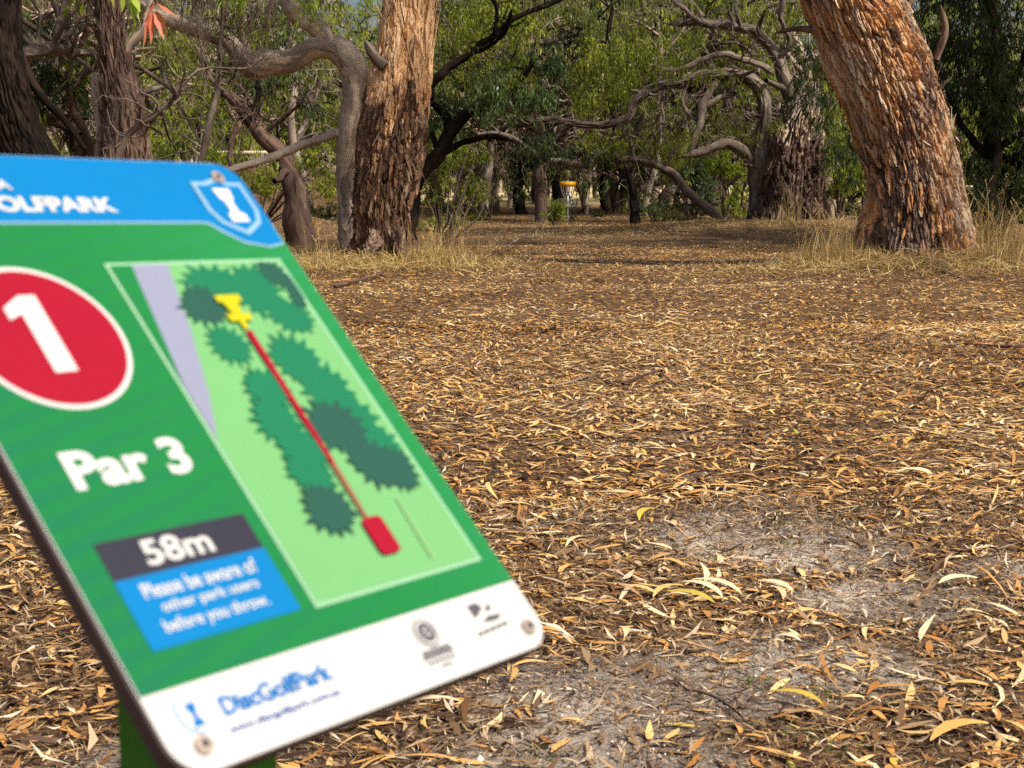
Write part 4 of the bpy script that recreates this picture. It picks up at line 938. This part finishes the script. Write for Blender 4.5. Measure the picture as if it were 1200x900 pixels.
mb = MB()
for z_, r_ in ((.52, .33), (.64, .335), (.76, .34)):
    lathe(mb, [(r_, z_), (r_ + .008, z_ + .005), (r_, z_ + .01), (r_ - .008, z_ + .005), (r_, z_)], 36)
P = [[b0 + [0, 0, .5], b0 + [.2 * math.cos(a), .2 * math.sin(a), .5], b0 + [.33 * math.cos(a), .33 * math.sin(a), .52], b0 + [.34 * math.cos(a), .34 * math.sin(a), .76]] for a in np.linspace(0, 2 * math.pi, 30, endpoint=False)]
btubes(mb, np.array(P), np.full((30, 4), .004), 4); mb.build('tray', steel, root, b0)
for k in range(14):
    a = k * 2 * math.pi / 14; mb = MB(); c, s_ = math.cos(a), math.sin(a)
    P = np.array([[b0 + [.25 * c, .25 * s_, 1.2], b0 + [.20 * c, .20 * s_, .98], b0 + [.12 * c, .12 * s_, .78], b0 + [.03 * c, .03 * s_, .62]]])
    K = 16; t_ = np.linspace(0, 1, K); Q = np.stack([np.interp(t_, [0, .35, .7, 1], P[0, :, j]) for j in range(3)], 1)
    rr = .010 * (.6 + .4 * (np.arange(K) % 2)); btubes(mb, Q[None], rr[None], 5); mb.build('chain', steel, root, b0)
mb = MB(); P = [[b0 + [0, 0, 1.34], b0 + [.14 * math.cos(a), .14 * math.sin(a), 1.34], b0 + [.27 * math.cos(a), .27 * math.sin(a), 1.32]] for a in np.arange(6) * math.pi / 3]
btubes(mb, np.array(P), np.full((6, 3), .007), 5); mb.build('support_arms', steel, root, b0)

# ---- low rail at the far left
a = pt(262, 194, 60); c = pt(312, 193, 60); b0 = np.array([a[0], 60, float(g(a[0], 60))])
root = thing('rail_fence', b0, 'low pale timber rail on the far bank under the bent limb', 'fence')
wood = plain('weathered_timber', (.55, .46, .34), .8, .2, bumpd=.005)
def box(mb, p0, p1, mat=0):
    x0, y0, z0 = p0; x1, y1, z1 = p1
    V = [(x0, y0, z0), (x1, y0, z0), (x1, y1, z0), (x0, y1, z0), (x0, y0, z1), (x1, y0, z1), (x1, y1, z1), (x0, y1, z1)]
    mb.add(V, [[0, 3, 2, 1], [4, 5, 6, 7], [0, 1, 5, 4], [1, 2, 6, 5], [2, 3, 7, 6], [3, 0, 4, 7]], V)
x0, x1 = a[0] - 1.5, c[0] + .2; zt = b0[2] + .42
mb = MB(); box(mb, (x0, 59.95, zt), (x1, 60.05, zt + .13)); mb.build('rail', wood, root, b0)
for xx in (x0 + .2, (x0 + x1) / 2, x1 - .2):
    mb = MB(); zz = float(g(xx, 60.1)); box(mb, (xx - .06, 60.052, zz - .2), (xx + .06, 60.17, zt + .16)); mb.build('post', wood, root, b0)

# ------------------------------------------------------------------ the tee sign
SX = np.array([.60210763, .79816406, -.02001331]); SV = np.array([-.54815562, .43147517, .71648768]); SN = np.array([.58050997, -.42043229, .69731261])
SO = np.array([.0169536, .89759059, 1.01857473])
def S(u, v, w_=0.0): return SO + SX * u + SV * v + SN * w_
pc = S(-.138, .20, -.03); b0 = np.array([pc[0], pc[1], float(g(pc[0], pc[1]))])
sign = thing('tee_sign', b0, 'tilted green and blue tee sign board on a short green post', 'sign')
def paint(name, col, rough=.5): return plain(name, tuple(c * .75 for c in col), rough, .12, var=.09, scale=9)
WHITE = paint('white_print', (.70, .70, .69)); BLUE = paint('blue_print', (.0, .19, .50)); RED = paint('red_print', (.35, .004, .024))
DARK = paint('charcoal_print', (.035, .035, .055)); YEL = paint('yellow_print', (.52, .50, .01)); LTG = paint('pale_green_print', (.17, .44, .17))
TRG = paint('tree_green_print', (.012, .18, .085)); TRD = paint('dark_tree_green_print', (.022, .095, .07)); ROAD = paint('lilac_grey_print', (.27, .29, .41)); GREY = paint('grey_print', (.10, .10, .12))
PALE = paint('pale_outline_print', (.30, .56, .36)); LBL = paint('light_blue_print', (.26, .46, .66)); PNK = paint('faint_pink_print', (.30, .42, .19)); RDK = paint('brownish_red_print', (.30, .12, .07)); DBL = paint('deep_blue_print', (.01, .10, .38)); FBL = paint('footer_blue_print', (.0, .16, .50))
m, t = newmat('striped_green_print'); tcn = attr(t, 'tc').outputs['Vector']
wv = t.nodes.new('ShaderNodeTexWave'); wv.inputs['Scale'].default_value = 20; wv.inputs['Distortion'].default_value = 1.5; wv.inputs['Detail'].default_value = 1
mp = t.nodes.new('ShaderNodeMapping'); mp.inputs['Rotation'].default_value = (0, 0, rad(-103)); t.links.new(tcn, mp.inputs[0]); t.links.new(mp.outputs[0], wv.inputs[0])
sg_ = t.nodes.new('ShaderNodeSeparateXYZ'); t.links.new(tcn, sg_.inputs[0])
gcol = ramp(t, math_(t, 'ADD', math_(t, 'MULTIPLY', math_(t, 'ADD', sg_.outputs[0], .3), 2.2), math_(t, 'MULTIPLY', sg_.outputs[1], .7)), [(0, (.005, .12, .056)), (.5, (.008, .145, .040)), (1, (.018, .20, .065))])
gcol2 = mixc(t, math_(t, 'MULTIPLY', wv.outputs[1], .4), gcol, (.008, .165, .025))
finish(t, gcol2, .5, spec=.12); GRN = m
def poly(name, loops, mat, wz, parent=sign, depth=0.0):
    """flat printed shape(s) on the sign face: lists of (u, v)"""
    me = bpy.data.meshes.new(name); V, Fc, tcv = [], [], []
    for lp in loops:
        n0 = len(V); ar = sum(lp[i][0] * lp[(i + 1) % len(lp)][1] - lp[(i + 1) % len(lp)][0] * lp[i][1] for i in range(len(lp)))
        if ar < 0: lp = lp[::-1]
        for (u, v) in lp: V.append(S(u, v, wz) - b0); tcv += [u, v, 0]
        Fc.append(list(range(n0, n0 + len(lp))))
        if depth:
            n1 = len(V)
            for (u, v) in lp: V.append(S(u, v, wz - depth) - b0); tcv += [u, v, 0]
            k = len(lp); Fc.append([n1 + i for i in range(k)][::-1])
            for i in range(k): Fc.append([n0 + i, n1 + i, n1 + (i + 1) % k, n0 + (i + 1) % k])
    me.from_pydata([tuple(float(c) for c in v) for v in V], [], Fc)
    a = me.attributes.new('tc', 'FLOAT_VECTOR', 'POINT'); a.data.foreach_set('vector', tcv)
    me.materials.append(mat); o = bpy.data.objects.new(name, me); sc.collection.objects.link(o); o.parent = parent; return o
def rrect(u0, v0, u1, v1, r, n=10):
    P = []
    for cx_, cy_, a0 in ((u1 - r, v0 + r, -90), (u1 - r, v1 - r, 0), (u0 + r, v1 - r, 90), (u0 + r, v0 + r, 180)):
        P += [(cx_ + r * math.cos(rad(a0 + 90 * k / n)), cy_ + r * math.sin(rad(a0 + 90 * k / n))) for k in range(n + 1)]
    return P
def disc(cu, cv, r, n=48, sx=1, sy=1): return [(cu + sx * r * math.cos(2 * math.pi * k / n), cv + sy * r * math.sin(2 * math.pi * k / n)) for k in range(n)]
U0, V0, U1, V1 = -.286, -.004, .0125, .412
def clipv(lp, lo, hi):
    """clip a convex outline between two v values"""
    for sgn, lim in ((1, lo), (-1, hi)):
        o_ = []
        for i in range(len(lp)):
            p, q = lp[i], lp[(i + 1) % len(lp)]; a_, b_ = sgn * (p[1] - lim), sgn * (q[1] - lim)
            if a_ >= 0: o_.append(p)
            if a_ * b_ < 0: f_ = a_ / (a_ - b_); o_.append((p[0] + (q[0] - p[0]) * f_, lim))
        lp = o_
    return lp
rim = plain('brown_grimy_edge', (.09, .055, .05), .6, .3)
poly('backing_board', [rrect(U0, V0, U1, V1, .021)], rim, -.0022, depth=.010)
OUT = rrect(U0 + .0006, V0 + .0006, U1 - .0006, V1 - .0006, .0205)
poly('sign_face', [OUT], WHITE, .0, depth=.002)
IN = rrect(U0 + .0012, V0 + .0012, U1 - .0012, V1 - .0012, .020)
poly('green_field', [clipv(IN, .0431, .3540)], GRN, .0004)
hb = poly('header_band', [clipv(IN, .3540, V1)], BLUE, .0004)
# header band swells round the shield
poly('header_rim', [[(-.285, .3528), (-.0515, .3528), (-.0475, .3520), (-.0390, .3440), (-.0260, .3345), (-.0050, .3300), (.0095, .3330), (.0112, .36), (-.285, .36)]], LBL, .0007)
poly('header_swell', [[(-.284, .3545), (-.0515, .3545), (-.0455, .3535), (-.0370, .3455), (-.0250, .3362), (-.0050, .3318), (.0088, .3345), (.0112, .3700), (-.284, .3700)]], BLUE, .0010)
def text(name, s, u0, v0, u1, v1, mat, wz, bold=.02, parent=sign, shear=0, sx_=None):
    cu = bpy.data.curves.new(name, 'FONT'); cu.body = s; cu.size = 1; cu.offset = bold; cu.resolution_u = 5; cu.shear = shear
    o = bpy.data.objects.new('tmp_text', cu); sc.collection.objects.link(o); bpy.context.view_layer.update()
    me = bpy.data.meshes.new_from_object(o.evaluated_get(bpy.context.evaluated_depsgraph_get())); bpy.data.objects.remove(o); bpy.data.curves.remove(cu)
    me.name = name; n = len(me.vertices); co = np.zeros(n * 3); me.vertices.foreach_get('co', co); co = co.reshape(-1, 3)
    lo, hi = co.min(0), co.max(0); su = (u1 - u0) / (hi[0] - lo[0]); sv = (v1 - v0) / (hi[1] - lo[1])
    W_ = np.array([S(u0 + (c[0] - lo[0]) * su, v0 + (c[1] - lo[1]) * sv, wz) - b0 for c in co]); me.vertices.foreach_set('co', W_.ravel())
    me.materials.clear(); me.materials.append(mat); me.update(); ob = bpy.data.objects.new(name, me); sc.collection.objects.link(ob); ob.parent = parent; return ob
text('header_lettering', 'DISCGOLFPARK', -.262, .3622, -.1165, .3748, WHITE, .0014, .035)
text('header_lettering', 'A', -.1955, .3805, -.1855, .3885, WHITE, .0014, .02)
def shield(cu, cv, w_, h_, name, c_out, c_in, wz, fig):
    def sh(k): return [(cu - w_ / 2 * k, cv + h_ * .42 * k), (cu - w_ * .25 * k, cv + h_ * .42 * k), (cu, cv + h_ * .5 * k), (cu + w_ * .25 * k, cv + h_ * .42 * k), (cu + w_ / 2 * k, cv + h_ * .42 * k), (cu + w_ / 2 * k, cv - h_ * .1 * k), (cu + w_ * .38 * k, cv - h_ * .32 * k), (cu, cv - h_ * .52 * k), (cu - w_ * .38 * k, cv - h_ * .32 * k), (cu - w_ / 2 * k, cv - h_ * .1 * k)]
    o = poly(name, [sh(1)], c_out, wz); poly('inner_field', [sh(.84)], c_in, wz + .0003, o)
    poly('figure', [[(cu - w_ * .17, cv + h_ * .30), (cu + w_ * .17, cv + h_ * .30), (cu + w_ * .14, cv + h_ * .12), (cu + w_ * .08, cv + h_ * .06), (cu + w_ * .08, cv - h_ * .12), (cu + w_ * .17, cv - h_ * .16), (cu + w_ * .17, cv - h_ * .30), (cu - w_ * .17, cv - h_ * .30), (cu - w_ * .17, cv - h_ * .16), (cu - w_ * .08, cv - h_ * .12), (cu - w_ * .08, cv + h_ * .06), (cu - w_ * .14, cv + h_ * .12)]], fig, wz + .0006, o)
shield(-.0175, .3690, .046, .053, 'shield_emblem', LBL, BLUE, .0014, WHITE)
# numbered disc
d0 = poly('number_disc', [disc(-.2215, .2662, .0524, 72)], WHITE, .0008); poly('red_disc', [disc(-.2215, .2662, .0492, 72)], RED, .0011, d0)
poly('numeral', [[(-.2290, .2400), (-.2140, .2400), (-.2140, .2965), (-.2250, .2965), (-.2385, .2880), (-.2385, .2790), (-.2290, .2830)]], WHITE, .0015)
text('par_lettering', 'Par 3', -.2560, .1625, -.1755, .1880, WHITE, .0008, .035)
poly('distance_box', [[(-.2648, .1062), (-.1625, .1062), (-.1625, .1300), (-.2648, .1300)]], DARK, .0008)
text('distance_lettering', '58m', -.2395, .1105, -.1945, .1262, WHITE, .0012, .02)
poly('notice_box', [[(-.2648, .0640), (-.1625, .0640), (-.1625, .1062), (-.2648, .1062)]], BLUE, .0008)
text('notice_lettering', 'Please be aware of', -.2525, .0925, -.1750, .1015, WHITE, .0012, .012)
text('notice_lettering', 'other park users', -.2465, .0815, -.1805, .0895, WHITE, .0012, .012)
text('notice_lettering', 'before you throw.', -.2515, .0695, -.1805, .0790, WHITE, .0012, .012)
# course map
mp0 = poly('course_map', [[(-.1522, .0620), (-.0042, .0620), (-.0042, .3195), (-.1522, .3195)]], PALE, .0008)
poly('map_field', [[(-.1496, .0646), (-.0068, .0646), (-.0068, .3169), (-.1496, .3169)]], LTG, .0011, mp0)
poly('map_verge', [[(-.1496, .3169), (-.1330, .3169), (-.1496, .2200)]], GRN, .0014, mp0)
poly('map_road', [[(-.1330, .3169), (-.1045, .3169), (-.1180, .2650), (-.1345, .2150), (-.1496, .1800), (-.1496, .2200)]], ROAD, .0015, mp0)
rgm = np.random.default_rng(4)
def leafy(cu, cv, ru, rv, n=15, rot=0):
    P = []
    for k in range(n * 2):
        a = 2 * math.pi * k / (n * 2); q = (1.0 if k % 2 == 0 else .70) * rgm.uniform(.88, 1.10)
        x, y = ru * q * math.cos(a), rv * q * math.sin(a); P.append((cu + x * math.cos(rot) - y * math.sin(rot), cv + x * math.sin(rot) + y * math.cos(rot)))
    return P
def lclip(lp): return [(min(max(u, -.1494), -.0070), min(max(v, .0648), .3167)) for u, v in lp]
for i, (cu, cv, ru, rv, mt) in enumerate(((-.075, .298, .030, .0195, TRG), (-.045, .292, .028, .023, TRG), (-.030, .268, .018, .022, TRG), (-.020, .305, .016, .013, TRD), (-.0115, .288, .008, .018, TRD),
        (-.097, .281, .022, .018, TRD), (-.096, .248, .018, .018, TRG), (-.050, .232, .023, .024, TRG), (-.040, .205, .024, .026, TRG), (-.036, .178, .024, .026, TRG), (-.028, .158, .020, .022, TRG),
        (-.054, .176, .024, .028, TRD), (-.042, .146, .024, .022, TRD), (-.024, .138, .016, .020, TRD),
        (-.090, .212, .020, .018, TRG), (-.098, .188, .022, .020, TRG), (-.092, .164, .021, .020, TRG), (-.098, .146, .020, .018, TRG), (-.102, .120, .022, .021, TRD))):
    poly('tree_symbol', [lclip(leafy(cu, cv, ru, rv, rot=i * .7))], mt, .0016 + i * .00007, mp0)
def band(name, p, q, w0, w1, mat, wz):
    d = np.array([q[0] - p[0], q[1] - p[1]]); d /= np.linalg.norm(d); s = np.array([-d[1], d[0]])
    return poly(name, [[tuple(p + s * w0), tuple(q + s * w1), tuple(q - s * w1), tuple(p - s * w0)]], mat, wz, mp0)
band('throw_line', np.array([-.0755, .2575]), np.array([-.0765, .150]), .0027, .0020, RED, .0032)
band('throw_line', np.array([-.0765, .150]), np.array([-.0780, .106]), .0022, .0014, RDK, .0032)
band('path_line', np.array([-.043, .118]), np.array([-.046, .072]), .0006, .0006, PNK, .0030)
poly('tee_symbol', [rrect(-.0840, .0815, -.0665, .1085, .004, 5)], RED, .0034, mp0)
poly('basket_symbol', [[(-.0860, .2875), (-.0650, .2875), (-.0650, .2815), (-.0860, .2815)], [(-.0825, .2815), (-.0690, .2815), (-.0720, .2715), (-.0800, .2715)], [(-.0860, .2715), (-.0650, .2715), (-.0665, .2655), (-.0850, .2655)], [(-.0785, .2655), (-.0735, .2655), (-.0740, .2590), (-.0785, .2590)]], YEL, .0036, mp0)
# footer
text('footer_lettering', 'DiscGolfPark', -.2450, .0200, -.1675, .0312, FBL, .0006, .035)
text('footer_lettering', 'www.discgolfpark.com.au', -.2478, .0095, -.1695, .0150, DBL, .0006, .015)
shield(-.2620, .0262, .0190, .0220, 'footer_emblem', LBL, WHITE, .0005, FBL)
s0 = poly('round_seal', [disc(-.0858, .0282, .0095, 40)], GREY, .0005); poly('seal_ring', [disc(-.0858, .0282, .0082, 40)], WHITE, .0008, s0); poly('seal_core', [disc(-.0858, .0282, .0066, 14)], GREY, .0011, s0); poly('seal_centre', [disc(-.0858, .0282, .0030, 7)], WHITE, .0014, s0); poly('seal_dot', [disc(-.0858, .0282, .0018, 12)], DARK, .0017, s0)
for k, (z0, z1, a_, b_) in enumerate(((.0152, .0176, -.0985, -.0735), (.0122, .0146, -.1000, -.0730), (.0088, .0104, -.0990, -.0740), (.0050, .0066, -.0900, -.0800))):
    poly('seal_caption', [[(a_ + (b_ - a_) * j / 9, z0), (a_ + (b_ - a_) * (j + .75) / 9, z0), (a_ + (b_ - a_) * (j + .75) / 9, z1), (a_ + (b_ - a_) * j / 9, z1)] for j in range(9)], GREY, .0006)
poly('wavy_logo', [[(-.0415, .0360), (-.0330, .0362), (-.0300, .0325), (-.0330, .0300), (-.0410, .0265)], [(-.0285, .0310), (-.0240, .0325), (-.0225, .0345), (-.0235, .0290), (-.0275, .0285)], [(-.0375, .0225), (-.0300, .0258), (-.0170, .0245), (-.0230, .0215)]], GREY, .0006)
poly('logo_caption', [[(-.047 + .0062 * j, .0150 + .0003 * j), (-.0425 + .0062 * j, .0152 + .0003 * j), (-.0425 + .0062 * j, .0176 + .0003 * j), (-.047 + .0062 * j, .0174 + .0003 * j)] for j in range(5)], GREY, .0006)
scr = plain('dull_screw_metal', (.40, .33, .28), .5, .5, .6, var=.35, scale=300)
for su, sv in ((-.0130, .3955), (-.0035, .0100), (-.2665, .0100), (-.2665, .3955)):
    o = poly('screw', [disc(su, sv, .0052, 24)], scr, .0030, depth=.003); poly('screw_socket', [disc(su, sv, .0022, 6)], DARK, .0034, o)
# post under the board
green = plain('green_post_paint', (.06, .24, .02), .55, .3, bumpd=.001)
hx = np.array([SX[0], SX[1], 0]); hx /= np.linalg.norm(hx); hn = np.array([SN[0], SN[1], 0]); hn /= np.linalg.norm(hn)
mb = MB(); c0 = np.array([pc[0], pc[1], 0]); V = []
for z_ in (b0[2] - .3, None):
    for a_, b_ in ((-1, -1), (1, -1), (1, 1), (-1, 1)):
        p = c0 + hx * .046 * a_ + hn * .019 * b_
        if z_ is None:
            zz = SO[2] + (-(p - SO)[:2] @ SN[:2] - .0125) / SN[2]; V.append([p[0], p[1], zz])
        else: V.append([p[0], p[1], z_])
mb.add(V, [[0, 3, 2, 1], [4, 5, 6, 7], [0, 1, 5, 4], [1, 2, 6, 5], [2, 3, 7, 6], [3, 0, 4, 7]], V); mb.build('post', green, sign, b0, smooth=False)
